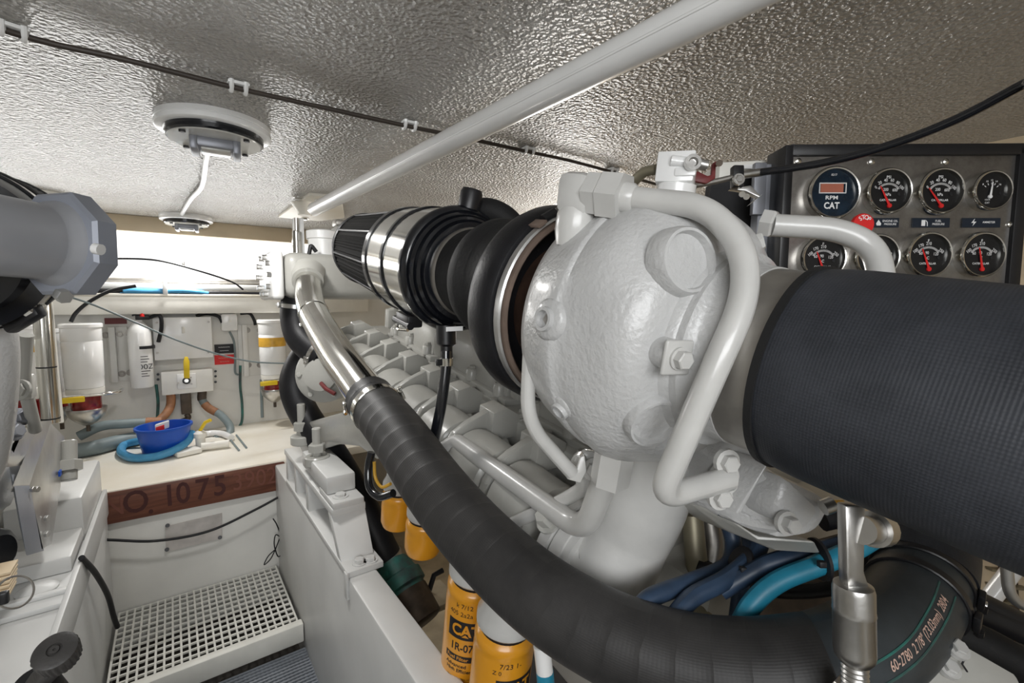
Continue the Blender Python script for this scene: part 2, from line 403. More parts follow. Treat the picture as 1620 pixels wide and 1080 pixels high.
# ------------------------------------------------------------------ floor gratings
g = thing('floor_grating', 'white moulded square mesh grating on the aisle floor below the wooden plank', 'grating', (.045, 1.77, -.03))
gx0, gx1, gy0, gy1 = -.195, .290, 1.585, 2.0
def shared(proto, n, step, parent):
    for k in range(1, n):
        c = proto.copy(); COL.objects.link(c); c.parent = parent; c.location = tuple(A(proto.location) + A(step) * k)
nx, ny = 24, 14
p = MB().box2((gx0, gy0, -.007), (gx0 + .0055, gy1, 0)).build('long_bar', 'grate_white', g, 0); shared(p, nx, ((gx1 - gx0 - .005) / (nx - 1), 0, 0), g)
p = MB().box2((gx0, gy0, -.0065), (gx1, gy0 + .006, -.001)).build('cross_bar', 'grate_white', g, 0); shared(p, ny, (0, (gy1 - gy0 - .006) / (ny - 1), 0), g)
k = MB().box2((-.205, 1.552, -.05), (.298, 1.584, .012), bev=.004).build('kerb', 'grate_white', None); tag(k, 'white kerb board between the white grating and the grey mat', 'kerb')
mt = thing('floor_mat', 'blue grey woven lattice mat on the lower aisle floor', 'mat', (.05, 1.3, -.1))
m1 = MB(); x = -.20
while x < .298: m1.box2((x, 1.0, -.085), (x + .006, 1.55, -.070)); x += .0115
o = m1.build('long_strands', 'mat_grey', mt, 0); o['kind'] = 'stuff'
m1 = MB(); y = 1.0
while y < 1.55: m1.box2((-.203, y, -.082), (.298, y + .006, -.066)); y += .0135
o = m1.build('cross_strands', 'mat_grey', mt, 0); o['kind'] = 'stuff'
MB().box2((-.2, 1.0, -.128), (.298, 1.55, -.10)).build('backing', 'dark_void', mt, 0)

# ------------------------------------------------------------------ carved plank on the riser
pl = thing('carved_plank', 'reddish brown wooden plank with carved number across the bench riser', 'plank', (.04, 1.99, .32))
MB().prism([ony(136, 786, 1.988), ony(449, 730, 1.988), ony(456, 740, 1.988), ony(453, 754, 1.988), ony(458, 772, 1.988), ony(160, 832, 1.988), ony(142, 838, 1.988), ony(133, 833, 1.988)], (0, .022, 0), bev=.002).build('board', 'stained_wood', pl)
t = MB()
def ply(px, py): return ony(px, py, 1.9872)
sl = nrm(ply(440, 758) - ply(150, 810)); sz = .062
for ch, px, py in (('O', 215, 795), ('.', 238, 797), ('1', 268, 785), ('0', 290, 781), ('7', 320, 775), ('5', 348, 769)):
    text_flat(MB(), ch, ply(px, py), sl, ZV, .108, sx=.82, bold=.014).build('carved_letter', 'letter_rust', pl, 0)
for ch, px, py in (('N', 180, 802), ('3', 376, 763), ('9', 395, 759), ('0', 413, 756), ('2', 430, 753)): text_flat(MB(), ch, ply(px, py), sl, ZV, .095, sx=.8).build('worn_letter', 'letter_faint', pl, 0)
# riser plate, cables
pp = thing('riser_plate', 'tarnished metal plate screwed to the white riser under the plank', 'plate', ony(305, 860, 2.0))
q = [ony(x, y, 2.008) for x, y in ((261, 832), (351, 811), (351, 851), (263, 872))]
MB().prism(q, (0, -.004, 0)).build('plate_sheet', 'tarnish', pp, 0)
for x, y in ((265, 831), (264, 869), (348, 850)): MB().cyl(ony(x, y, 2.004), ony(x, y, 1.998), .007, 10).build('screw', 'black_metal', pp)
def cable(name, pts, r, m, label, cat='cable', n=10, seg=10):
    o = MB().tube(catmull(pts, n), r, seg).build(name, m, None); return tag(o, label, cat)
cable('black_cable', [ony(132, 851, 1.95), ony(180, 854, 1.95), ony(250, 855, 1.95), ony(330, 840, 1.95), ony(400, 808, 1.95), ony(457, 777, 1.96)], .0045, 'black_rubber', 'black cable drooping across the white riser below the plank')
cable('black_cable', [onx(129, 882, -.2), onx(150, 905, -.19), onx(170, 940, -.18), onx(180, 975, -.175), onx(186, 992, -.17)], .0065, 'black_rubber', 'short thick black cable running down into the grating corner')
cable('wire_tangle', [ony(x, y, 1.96) for x, y in ((432, 820), (438, 830), (444, 848), (436, 846), (434, 862), (440, 880), (446, 872), (444, 850), (436, 868), (428, 884), (418, 893), (424, 880), (434, 870))], .0022, 'black_rubber', 'knotted thin black wire dangling at the riser corner', 'wire', 8, 6)

# ------------------------------------------------------------------ ceiling fittings
far, near = onz(497, 331, 1.392), onz(1150, 2, 1.392)
cp = thing('ceiling_pipe', 'long straight white painted pipe slung below the ceiling', 'pipe', near)
MB().tube([far, near, near + (near - far) * .7], .0235, 28).build('pipe_run', 'gloss_white', cp)
dv = nrm(near - far); sd = nrm(np.cross(dv, ZV))
off = sd * .021 - ZV * .006
MB().tube([far + off, near + off, near + off + (near - far) * .35], .0028, 8).build('highlight_bead', 'gloss_white', cp)  # bead shaped to stand for the highlight along the pipe's lower edge
bp = thing('pipe_bracket', 'white wedge shaped ceiling bracket holding the far end of the white pipe', 'bracket', onz(480, 330, 1.42))
MB().prism([onz(440, 344, 1.43), onz(489, 309, 1.43), onz(540, 313, 1.43), onz(545, 345, 1.43), onz(505, 350, 1.43)], (0, 0, .012), bev=.003).build('plate', 'bench_paint', bp)
MB().lathe(onz(482, 322, 1.43), -ZV, [(0, .05), (.02, .035), (.035, .026), (.045, .025)], 24).build('socket', 'bench_paint', bp)
for x, y in ((472, 312), (506, 316), (482, 345)): bolt(bp, onz(x, y, 1.43), -ZV, .012, .008, 'steel')
rod = thing('hanger_rod', 'slim steel rod hanging from the ceiling bracket to the grey tank', 'rod', onz(470, 350, 1.3))
a = ony(469, 345, 1.60); b = ony(470, 402, 1.60)
MB().cyl(a, b, .007, 14).build('shaft', 'steel', rod); MB().cyl(a + (b - a) * .35, b, .0135, 16, .003).build('sleeve', 'chrome', rod)

cc = thing('ceiling_cable', 'thin dark brown cable clipped along the textured ceiling', 'cable', onz(400, 145, 1.43))
cpts = [(-420, -100), (20, 52), (200, 95), (377, 140), (520, 172), (647, 200), (740, 219), (835, 240), (900, 254), (968, 272), (1040, 292)]
MB().tube(catmull([onz(x, y, 1.431 - .002 * (i % 2)) for i, (x, y) in enumerate(cpts)], 6), .0045, 10).build('cable_run', 'cable_brown', cc)
for i in (1, 3, 5, 7, 9):
    c = onz(*cpts[i], 1.431); dirn = nrm(onz(*cpts[i + 1], 1.431) - onz(*cpts[i - 1], 1.431)); sdv = nrm(np.cross(dirn, ZV))
    b = MB()
    for sgn in (-1, 1):
        arc = [c + dirn * sgn * .011 + sdv * (.013 * math.cos(t_)) - ZV * (.015 * math.sin(t_) - .009) for t_ in np.linspace(0, math.pi, 9)]
        b.tube(arc, .0042, 8)
    b.box(c + ZV * .0055, (.034, .03, .006), dirn, sdv, ZV, bev=.002); b.build('cable_clip', 'gloss_white', cc)

def ceiling_light(px, py, R, rot, label, watts=0):
    c = onz(px, py, CEIL); th = thing('ceiling_light', label, 'light', c, 'ceiling lights')
    MB().lathe(c, -ZV, [(0, R), (.009, R), (.0105, R * .985), (.012, R), (.021, R), (.023, R * .97), (.023, R * .5)], 56).build('base_ring', 'gloss_white', th)
    MB().lathe(c - ZV * .022, -ZV, [(0, R * .86), (.013, R * .86), (.016, R * .83)], 48).build('bezel', 'gloss_black', th)
    MB().lathe(c - ZV * .037, -ZV, [(0, R * .81), (.003, R * .80)], 48).build('face', 'lens', th)
    if watts: l_ = area('lamp_glow', c - ZV * .07, c - ZV, R * .9, R * .9, watts, (1, .985, .96))
    ux = A([math.cos(rot), math.sin(rot), 0]); uy = np.cross(ZV, ux)
    hb = MB().box(c - ZV * .048, (R * .8, R * .62, .022), ux, uy, ZV, bev=.005).build('lamp_body', 'grey_metal', th)
    MB().box(c - ZV * .06, (R * .5, R * .46, .006), ux, uy, ZV, bev=.002).build('glass', 'lens', hb)
    for sg in (-1, 1): MB().box(c - ZV * .052 + ux * sg * R * .36, (R * .14, R * .66, .03), ux, uy, ZV, bev=.004).build('side_rail', 'grey_metal', hb)
    for k_ in range(4):
        an = rot + .8 + k_ * math.pi / 2; bolt(th, c - ZV * .04 + (A([math.cos(an), math.sin(an), 0])) * R * .74, -ZV, .006, .005, 'black_metal', False, 'screw')
ceiling_light(340, 196, .108, -.1, 'larger round ceiling light with black ring near the ceiling cable', 2.6)
ceiling_light(295, 342, .100, -.1, 'smaller round ceiling light farther off above the bright opening', 4)
o = MB().tube(catmull([onz(330, 232, 1.40), onz(326, 255, 1.432), onz(322, 285, 1.432), onz(316, 300, 1.432), onz(302, 315, 1.432), onz(288, 338, 1.432)], 8), .0075, 10).build('conduit', 'gloss_white', None)
tag(o, 'white surface conduit joining the two round ceiling lights', 'conduit')
p = MB().lathe(onz(30, 310, CEIL), -ZV, [(0, .2), (.01, .2), (.018, .19)], 40).build('ceiling_patch', 'ivory', None); tag(p, 'flat round pale patch on the ceiling behind the grey flange', 'patch')

# ------------------------------------------------------------------ pipes and hoses on the ledge
def ledge_run(name, ypx, r, m, label, x0=60, x1=470, Y=YW - .06, sag=0, cat='pipe'):
    a, b = ony(x0, ypx[0], Y), ony(x1, ypx[1], Y)
    o = MB().tube([a, (a + b) / 2 - ZV * sag, b], r, 14).build(name, m, None); return tag(o, label, cat)
ledge_run('ledge_pipe', (443, 447), .017, 'dull_steel', 'upper silver pipe lying along the ledge below the bright opening', Y=YW - .03)
o = MB().box2((-1.2, YW - .10, ony(290, 459, YW - .08)[2]), (.75, YW - .05, ony(290, 449, YW - .08)[2]), bev=.006).build('cable_trunking', 'gloss_white', None); tag(o, 'white square cable trunking along the ledge front', 'trunking')
ledge_run('black_hose', (458, 466), .010, 'black_rubber', 'thin black hose lying along the ledge under the trunking', Y=YW - .11, cat='hose')
a = ony(196, 461, YW - .115); b = ony(300, 460, YW - .115); o = MB().tube(catmull([ony(x, y, YW - .115) for x, y in ((190, 463), (205, 460), (240, 461), (290, 460), (330, 464))], 6), [.004] * 3 + [.012] * 20 + [.009] * 2, 12).build('blue_hose', 'blue_hose', None); tag(o, 'short bright blue hose lying on the ledge', 'hose')
o = MB().box2(ony(258, 466, YW - .13) - A([0, .002, 0]), ony(264, 440, YW - .13) + A([0, .012, 0]), bev=.002).build('pipe_strap', 'gloss_white', None); tag(o, 'white strap binding the pipes on the ledge', 'strap')
cable('black_cable', [ony(x, y, YW - .16) for x, y in ((215, 452), (175, 460), (140, 478), (120, 495), (112, 509))], .007, 'black_rubber', 'black cable curving down from the ledge to the white canister')
cable('thin_black_wire', [ony(x, y, YW - .2) for x, y in ((150, 412), (190, 409), (250, 412), (310, 427), (365, 445), (385, 458))], .004, 'black_rubber', 'thin black wire arching in front of the bright opening', 'wire')
cable('thin_blue_wire', [ony(x, y, 2.3) for x, y in ((100, 466), (150, 483), (212, 509), (280, 538), (345, 560), (400, 572), (458, 575))], .0035, 'hose_grey', 'thin blue grey wire sloping across the white cabinet', 'wire')
v = thing('window_latch', 'small grey latch standing in the bright opening under the far light', 'latch', ony(290, 436, YW - .01))
MB().box(ony(290, 430, YW - .01), (.022, .012, .03), bev=.003).build('catch', 'grey_metal', v); MB().box(ony(290, 414, YW - .01), (.014, .01, .045), bev=.003).build('lever', 'steel', v)

# ------------------------------------------------------------------ far bulkhead equipment
def W(x, y, off=0.): return ony(x, y, YW - off)
def sep_filter(pxc, top, bot, hw, off, red, band, label, lever=True, bracket=None):
    """canister fuel separator hung on the bulkhead"""
    c0, c1 = W(pxc, top, off), W(pxc, bot, off); R = abs((W(pxc + hw, top, off) - c0)[0]); H = c0[2] - c1[2]
    th = thing('fuel_separator', label, 'separator', c1 - ZV * .12, 'fuel water separators on the far bulkhead')
    body = MB().lathe(c1, ZV, [(0, R * .86), (.006, R * .95), (H * .18, R * .96), (H * .19, R * .98), (H * .72, R), (H * .73, R * .97), (H * .75, R), (H * .93, R * 1.0), (H * .94, R * 1.07), (H * .985, R * 1.07), (H, R * 1.0)], 36).build('canister', 'gloss_white', th)
    if band: MB().lathe(c1 + ZV * H * band[0], ZV, [(0, R * 1.012), (H * band[1], R * 1.012)], 36).build('paper_band', 'amber', th)
    MB().lathe(c1 - ZV * .028, ZV, [(0, R * .9), (.012, R * .95), (.03, R * .95)], 30).build('collar', 'ivory', th)
    MB().lathe(c1 - ZV * (.028 + red), ZV, [(0, R * .7), (red * .2, R * .76), (red, R * .76)], 30).build('sight_bowl', 'bowl_red', th)
    cz = c1 - ZV * (.03 + red)
    MB().lathe(cz, ZV, [(-.062, .004), (-.058, R * .25), (-.04, R * .62), (-.018, R * .92), (.006, R * 1.02), (.012, R * 1.0), (.004, R * .85)], 30).build('drip_cup', 'steel', th)
    MB().cyl(cz - ZV * .085, cz - ZV * .058, .007, 10).build('drain', 'brown_metal', th)
    if lever:
        fr = c1 - ZV * .02 - YV * (R * 1.05)
        MB().tube(fillet([fr - XV * R * .9, fr + XV * R * 1.1, fr + XV * (R * 1.7) + YV * .03, fr + XV * R * 1.75 + YV * .07], .02), .0065, 10).build('handle_bar', 'chrome', th)
        MB().box(fr - XV * R * .55 - YV * .008 - ZV * .012, (R * 1.25, .008, .022), bev=.003).build('lever_grip', 'yellow', th)
    return th
def bracket_plate(x0, y0, x1, y1, label, bolts):
    a, b = W(x0, y0, .01), W(x1, y1, .01)
    th = thing('bracket_plate', label, 'bracket', (a + b) / 2)
    MB().box2((a[0], YW - .012, b[2]), (b[0], YW, a[2]), bev=.003).build('back_plate', 'white_paint', th)
    xm = a[0] + (b[0] - a[0]) * .28
    MB().box2((xm - .012, YW - .035, b[2]), (xm + .012, YW - .010, a[2]), bev=.003).build('flange', 'white_paint', th)
    for x, y in bolts: bolt(th, W(x, y, .012), -YV, .010, .009, 'dull_steel')
sep_filter(135, 511, 614, 33, .20, .062, None, 'large white fuel canister with red bowl beside the fire extinguisher')
sep_filter(48, 513, 625, 30, .22, .06, (.62, .14), 'white canister with amber band partly hidden behind the steel post', False)
sep_filter(94, 519, 620, 17, .10, .04, None, 'plain slim white canister tucked behind the large white one', False)
sep_filter(433, 505, 592, 21, .14, .052, (.52, .16), 'white canister with amber band beside the black hoses')
bracket_plate(167, 517, 207, 602, 'white bolted bracket plate between canister and fire extinguisher', ((190, 528), (203, 526), (193, 591), (206, 589), (167, 530)))
bracket_plate(375, 513, 416, 592, 'white bolted bracket plate left of the right hand canister', ((391, 522), (411, 522), (393, 577), (411, 577)))
fe = thing('fire_extinguisher', 'white fire extinguisher with black strap hung on the bulkhead', 'extinguisher', W(226, 612, .09))
c0, c1 = W(226, 506, .09), W(226, 612, .09); H = c0[2] - c1[2]; R = abs((W(245, 560, .09) - W(226, 560, .09))[0])
MB().lathe(c1, ZV, [(0, R * .9), (.006, R), (H * .8, R), (H * .87, R * .9), (H * .94, R * .62), (H * .98, R * .32), (H * 1.03, R * .28)], 36).build('cylinder', 'gloss_white', fe)
MB().lathe(W(226, 551, .09), ZV, [(0, R * 1.03), (.013, R * 1.03)], 36).build('strap', 'black_rubber', fe)
MB().box(c0 + ZV * .012 - YV * .01, (.05, .03, .022), bev=.004).build('valve_head', 'black_metal', fe)
MB().box(c0 + ZV * .03 - YV * .015, (.075, .012, .008), nrm((1, 0, .25)), YV, ZV, bev=.003).build('squeeze_handle', 'black_metal', fe)
MB().cyl(c0 + ZV * .015 - YV * .025, c0 + ZV * .04 - YV * .02, .008, 12).build('safety_pin', 'red', fe)
MB().tube(catmull([c0 + A([.02, -.01, .01]), c0 + A([.06, -.02, .02]), c0 + A([.065, -.02, -.03]), c0 + A([.05, 0, -.1])], 8), .008, 10).build('discharge_hose', 'black_rubber', fe)
t = MB(); text_wrap(t, '300Z', (.004, 0), .032, W(226, 579, .09), ZV, CAM - W(226, 579, .09), R * 1.006, 1.1)
for i, wd in enumerate((.04, .05, .035, .055, .03, .045)):
    zz = (.045 - i * .012) if i < 3 else (-.02 - (i - 3) * .011)
    wrap_add(t, [(-wd / 2, zz), (wd / 2, zz), (wd / 2, zz + .003), (-wd / 2, zz + .003)], [(0, 1, 2, 3)], W(226, 579, .09), ZV, CAM - W(226, 579, .09), R * 1.006)
t.build('label_print', 'letter_black', fe, 0)
def wall_box(name, x0, y0, x1, y1, dep, label, cat, m='gloss_white', bev=.008):
    a, b = W(x0, y0, dep), W(x1, y1, dep); th = thing(name, label, cat, (a + b) / 2)
    MB().box2((a[0], YW - dep, b[2]), (b[0], YW, a[2]), bev=bev).build('case', m, th); return th
cb = wall_box('junction_cabinet', 243, 504, 335, 563, .07, 'large plain white cabinet box above the yellow valve lever', 'cabinet')
a, b = W(243, 504, .07), W(335, 563, .07)
MB().box2((a[0] - .006, YW - .08, b[2] - .006), (b[0] + .006, YW - .066, a[2] + .006), bev=.006).build('lid', 'gloss_white', cb)
for x, y in ((248, 510), (330, 509), (249, 558), (330, 557)): MB().cyl(W(x, y, .08), W(x, y, .084), .005, 10).build('screw', 'dull_steel', cb)
MB().box(W(290, 522, .082), (.012, .006, .03), bev=.002).build('catch', 'ivory', cb)
vb = wall_box('valve_box', 254, 589, 338, 618, .08, 'low white valve box carrying a yellow lever', 'valve', 'white_paint', .003)
MB().box2(tuple(W(281, 616, .09)), tuple(W(310, 590, .09) + A([0, .012, 0])), bev=.003).build('cover_plate', 'gloss_white', vb)
MB().cyl(W(295, 602, .085), W(295, 602, .115), .016, 16, .003).build('spindle', 'black_metal', vb)
MB().cyl(W(295, 602, .115), W(295, 602, .12), .009, 6).build('nut', 'steel', vb)
MB().prism([W(x, y, .112) for x, y in ((291, 598), (290, 572), (292, 564), (297, 564), (300, 572), (300, 598))], (0, -.006, 0), bev=.002).build('lever_grip', 'yellow', vb)
for x, y in ((302, 597), (303, 607), (282, 606)): MB().cyl(W(x, y, .092), W(x, y, .095), .004, 8).build('screw', 'dull_steel', vb)
for x, y in ((341, 587), (341, 595), (341, 604), (250, 600), (250, 592)):
    MB().cyl(W(x, y, -.002), W(x, y, .006), .006, 8).build('wall_screw', 'black_metal', vb)
sb = wall_box('switch_box', 349, 496, 377, 523, .06, 'small white square switch box right of the large cabinet', 'switch', 'gloss_white', .01)
MB().cyl(W(364, 508, .06), W(364, 508, .063), .006, 12).build('indicator', 'ivory', sb)
def sign(x0, y0, x1, y1, m, label, lines, lm):
    a, b = W(x0, y0, .004), W(x1, y1, .004); th = thing('wall_sign', label, 'sign', (a + b) / 2)
    MB().box2((a[0], YW - .004, b[2]), (b[0], YW, a[2])).build('plate', m, th, 0)
    if lines:
        t = MB(); h = (a[2] - b[2]) / (len(lines) + .6)
        for i, s in enumerate(lines): text_flat(t, s, A([(a[0] + b[0]) / 2, YW - .0045, a[2] - h * (i + .8)]), XV, ZV, h * .95, bold=.01)
        t.build('lettering', lm, th, 0)
sign(339, 562, 371, 575, 'red', 'small red warning sign under the dark sign', ['~~~~~', '~~~~'], 'letter_pink')
sign(339, 545, 370, 558, 'letter_black', 'small dark sign above the red warning sign', ['~~~~~', '~~~~'], 'letter_white')
sign(165, 503, 201, 512, 'dark_red', 'dark red strip sign high on the bulkhead beside the extinguisher', None, None)
cable('grey_cable', [W(x, y, .02) for x, y in ((363, 524), (370, 540), (372, 565), (372, 588), (377, 593))], .005, 'hose_grey', 'thin grey cable dropping from the small switch box')
cable('green_cable', [W(x, y, .025) for x, y in ((380, 578), (380, 610), (383, 640), (382, 668), (370, 682))], .006, 'green_paint', 'thin green cable running down the bulkhead to the bench', n=8)
cable('green_cable', [W(x, y, .025) for x, y in ((247, 608), (250, 635), (249, 660))], .006, 'green_paint', 'short green cable below the fire extinguisher', n=8)
cable('blue_cable', [W(x, y, .05) for x, y in ((413, 600), (414, 630), (415, 660))], .007, 'hose_grey', 'straight blue grey cable beside the right hand canister', n=6)
cable('black_cable', [W(x, y, .05) for x, y in ((310, 500), (325, 496), (345, 500), (352, 510))], .008, 'black_rubber', 'short black cable between cabinet and switch box')
cable('black_cable', [W(x, y, .05) for x, y in ((380, 496), (395, 496), (402, 506), (404, 514))], .007, 'black_rubber', 'black cable looping over the right bracket plate')
h1 = thing('grey_hose', 'grey hose with brown tape leaving the valve box to the left', 'hose', W(270, 640, .1))
hp = catmull([W(270, 618, .05), W(270, 640, .06), W(262, 655, .09), W(248, 668, .12)], 8); MB().tube(hp, .018, 14).build('drop_hose', 'tape_brown', h1)
hp = catmull([W(252, 667, .14), W(235, 668, .14), W(200, 670, .14), W(160, 674, .14), W(125, 690, .14)], 8); MB().tube(hp, .020, 14).build('run_hose', 'hose_grey', h1)
hp = catmull([W(255, 667, .14), W(230, 668, .14)], 6); MB().tube(hp, .0215, 14).build('tape', 'tape_brown', h1)
h2 = thing('grey_hose', 'grey hose with brown tape curving from the valve box down to the bench', 'hose', W(345, 660, .1))
hp = catmull([W(320, 618, .05), W(320, 632, .05), W(330, 645, .07), W(350, 657, .1), W(364, 675, .13), W(360, 690, .17), W(340, 694, .2)], 8); MB().tube(hp, .017, 14).build('hose_run', 'hose_grey', h2)
MB().tube(hp[12:22], .0185, 14).build('tape', 'tape_brown', h2); MB().tube(hp[:9], .019, 14).build('fitting', 'brown_metal', h2)
bb = wall_box('pump_motor', 285, 622, 304, 654, .07, 'small brown metal box hanging below the valve box', 'motor', 'brown_metal', .004)
MB().tube(catmull([W(296, 655, .05), W(297, 662, .06), W(280, 668, .08), W(262, 668, .1)], 6), .012, 12).build('outlet_pipe', 'brown_metal', bb)
MB().cyl(W(294, 622, .04), W(294, 615, .04), .014, 12).build('neck', 'brown_metal', bb)
# drain hoses lying on the bench
cable('pale_hose', [onz(110, 715, BENCH + .03), onz(150, 708, BENCH + .03), onz(190, 698, BENCH + .03), onz(235, 690, BENCH + .03)], .03, 'hose_grey', 'fat pale grey hose lying along the bench behind the blue bucket', 'hose', 8, 16)
# bucket
bk = thing('bucket', 'small blue plastic bucket standing on the white bench', 'bucket', onz(262, 718, BENCH))
bc = onz(262, 716, BENCH); bt = bc + ZV * .115
MB().lathe(bc, ZV, [(0, .071), (.002, .074), (.108, .093), (.109, .099), (.118, .099), (.118, .091), (.01, .068), (.009, .001)], 40).build('pail', 'blue_bucket', bk)
o = MB().box(bt + A([-.005, -.03, .006]), (.05, .02, .03), nrm((1, .3, .2)), YV, ZV, bev=.004).build('rag', 'gloss_white', None); tag(o, 'crumpled white and red packet in the blue bucket', 'packet')
o2 = MB().box(bt + A([-.012, -.042, .0]), (.03, .008, .02), nrm((1, .3, .2)), YV, ZV, bev=.002).build('printed_patch', 'red', o)
hl = [onz(x, y, BENCH + z) for x, y, z in ((303, 684, .07), (296, 698, .045), (275, 712, .03), (245, 722, .018), (212, 724, .018), (193, 716, .018), (196, 704, .018), (222, 697, .03), (248, 693, .04))]
cable('blue_hose', hl, .0155, 'blue_hose', 'light blue hose looped around the blue bucket', 'hose', 8, 14)
vv = thing('drain_valve', 'white painted drain valve with yellow tipped lever beside the blue bucket', 'valve', onz(318, 712, BENCH))
q = onz(318, 710, BENCH)
MB().lathe(q, ZV, [(0, .03), (.012, .03), (.014, .018), (.05, .018), (.052, .024), (.07, .024), (.08, .012)], 20).build('body', 'ivory', vv)
MB().tube([q + ZV * .08, q + A([.02, -.01, .115]), q + A([.04, -.02, .125])], .007, 10).build('lever', 'yellow', vv)
MB().cyl(q + A([.0, -.04, .02]), q + A([.10, -.05, .02]), .016, 14).build('outlet', 'ivory', vv)
MB().box(q + A([-.05, -.05, .012]), (.09, .07, .02), nrm((1, .3, 0)), nrm((-.3, 1, 0)), ZV, bev=.006).build('base', 'ivory', vv)
cable('white_pipe', [onz(x, y, BENCH + .015) for x, y in ((318, 688), (335, 685), (352, 686), (366, 692))], .014, 'gloss_white', 'short white pipe lying on the bench right of the drain valve', 'pipe', 6, 12)
for x0, y0, x1, y1, lb in ((362, 692, 378, 712, 'left thin grey strip of the pair lying on the bench by the hose end'), (374, 688, 390, 708, 'right thin grey strip of the pair lying on the bench by the hose end')):
    o = MB().tube([onz(x0, y0, BENCH + .004), onz(x1, y1, BENCH + .004)], .004, 8).build('bench_strip', 'hose_grey', None); tag(o, lb, 'strip')
# ================================================================== starboard main engine
en = thing('marine_engine', 'large off white painted diesel engine right of the aisle', 'engine', (.7, .9, .3), 'main engines')
def ebox(lo, hi, bev=.004, mb=None):
    """box in the engine frame, lo/hi = (s, X, w)"""
    lo, hi = A(lo, float), A(hi, float); c = (lo + hi) / 2
    return (mb or MB()).box(EN(*c), tuple(hi - lo), EV, XV, WV, bev=bev)
blk = ebox((-.10, .515, -.66), (1.22, 1.02, -.32), .012).build('engine_block', 'engine_paint', en)
# side rail of the block and the plates on it
ebox((.10, .465, -.50), (1.15, .51, -.40), .006).build('block_rail', 'engine_paint', en)
ebox((.12, .40, -.395), (1.10, .50, -.372), .004).build('heat_shield', 'engine_paint', en)
hd = ebox((-.02, .508, -.33), (1.16, .98, -.252), .006).build('cylinder_head', 'engine_paint', en)
for k in range(13):
    s = .06 + k * .085; bolt(hd, EN(s, .518, -.252), WV, .0085, .010, 'engine_paint')
for k, (s0, s1) in enumerate(((.055, .33), (.375, .665), (.71, 1.0))):
    # valve cover: flange, sloping inboard face, bolts
    ce = ebox((s0, .528, -.254), (s1, .93, -.238), .004).build('valve_cover', 'engine_paint', en)
    poly = [EN(s0 + .012, .538, -.240), EN(s0 + .012, .550, -.165), EN(s0 + .012, .572, -.142), EN(s0 + .012, .90, -.142), EN(s0 + .012, .92, -.234)]
    MB().prism(poly, EV * (s1 - s0 - .024), bev=.008).build('cover_dome', 'engine_paint', ce)
    for sb in (s0 + .035, (s0 + s1) / 2, s1 - .035):
        MB().lathe(EN(sb, .537, -.240), WV, [(0, .014), (.020, .013), (.024, .010)], 16).build('bolt_boss', 'engine_paint', ce)
        bolt(ce, EN(sb, .537, -.216), WV, .0075, .008, 'engine_paint')
    # block bracket and spring clip between covers
    MB().box(EN(s1 + .022, .555, -.20), (.03, .05, .06), EV, XV, WV, bev=.006).build('cover_lug', 'engine_paint', ce)
    bolt(ce, EN(s1 + .022, .555, -.17), WV, .010, .010, 'engine_paint')
# exhaust manifold: barrel sections with saddle clamps and port runners
MX, MW = .420, -.312
for k in range(8):
    s0 = .085 + k * .128; s1 = s0 + .100
    MB().lathe(EN(s0, MX, MW), EV, [(-.002, .042), (0, .052), (.006, .058), (.094, .058), (.100, .052), (.102, .042)], 36).build('manifold_section', 'engine_paint', en)
    sm = s1 + .014
    cl = MB().lathe(EN(sm - .011, MX, MW), EV, [(0, .046), (.003, .053), (.019, .053), (.022, .046)], 32).build('manifold_joint', 'engine_paint', en)
    # raised saddle: sloping rib over the barrel running into a clamp block by the head
    rib = [EN(sm - .008, MX + a_, MW + b_) for a_, b_ in ((-.052, .022), (-.034, .050), (-.008, .066), (.040, .086), (.040, .040), (-.02, .030))]
    MB().prism(rib, EV * .016, bev=.003).build('saddle_rib', 'engine_paint', cl)
    blkp = [EN(sm - .024, MX + a_, MW + b_) for a_, b_ in ((.030, .030), (.032, .084), (.062, .090), (.092, .072), (.096, .030))]
    MB().prism(blkp, EV * .048, bev=.002).build('clamp_block', 'engine_paint', cl)
    MB().box(EN(s0 + .05, MX + .06, MW - .015), (.06, .08, .05), EV, XV, WV, bev=.008).build('port_runner', 'engine_paint', en)
# flange joint and the big elbow up to the turbocharger
fc = EN(.045, .425, -.318)
fl = MB().lathe(fc, EV, [(-.034, .050), (-.034, .060), (-.024, .0605), (-.0235, .063), (-.006, .064), (-.005, .060), (-.003, .060), (-.002, .066), (.014, .066), (.016, .052)], 40).build('elbow_flange', 'pipe_paint', en)
bolt(fl, EN(.055, .425 - .05, -.318 + .048), nrm(WV - XV), .011, .02, 'engine_paint')
ep = [EN(.05, .425, -.318), EN(.0, .428, -.322), D(990, 838, .590), D(1016, 770, .574), D(1024, 680, .56)]
MB().tube(catmull(ep, 8), list(np.linspace(.053, .060, 33)), 36).build('exhaust_elbow', 'pipe_paint', en)
# flywheel housing under the exhaust outlet
fh = MB().prism([D(1098, 772, .50), D(1110, 735, .50), D(1165, 690, .46), D(1195, 700, .46), D(1220, 742, .45), D(1318, 788, .44), D(1312, 826, .44), D(1290, 848, .44), D(1240, 857, .44), D(1190, 840, .45), D(1140, 815, .47), D(1100, 795, .49)], nrm((.25, .9, -.1)) * .10, bev=.010).build('flywheel_housing', 'cast_paint', en)
MB().prism([D(1212, 735, .435), D(1218, 730, .435), D(1172, 812, .437), D(1164, 812, .437)], nrm((.2, 1, 0)) * .05, bev=.001).build('rib', 'cast_paint', fh)
MB().prism([D(1243, 752, .432), D(1300, 806, .430), D(1275, 842, .430), D(1232, 828, .432), D(1225, 800, .432)], nrm((.2, 1, 0)) * .06, bev=.006).build('web', 'cast_paint', fh)
bolt(fh, D(1243, 826, .428), nrm((-.4, -.85, .1)), .0075, .012, 'pipe_paint')
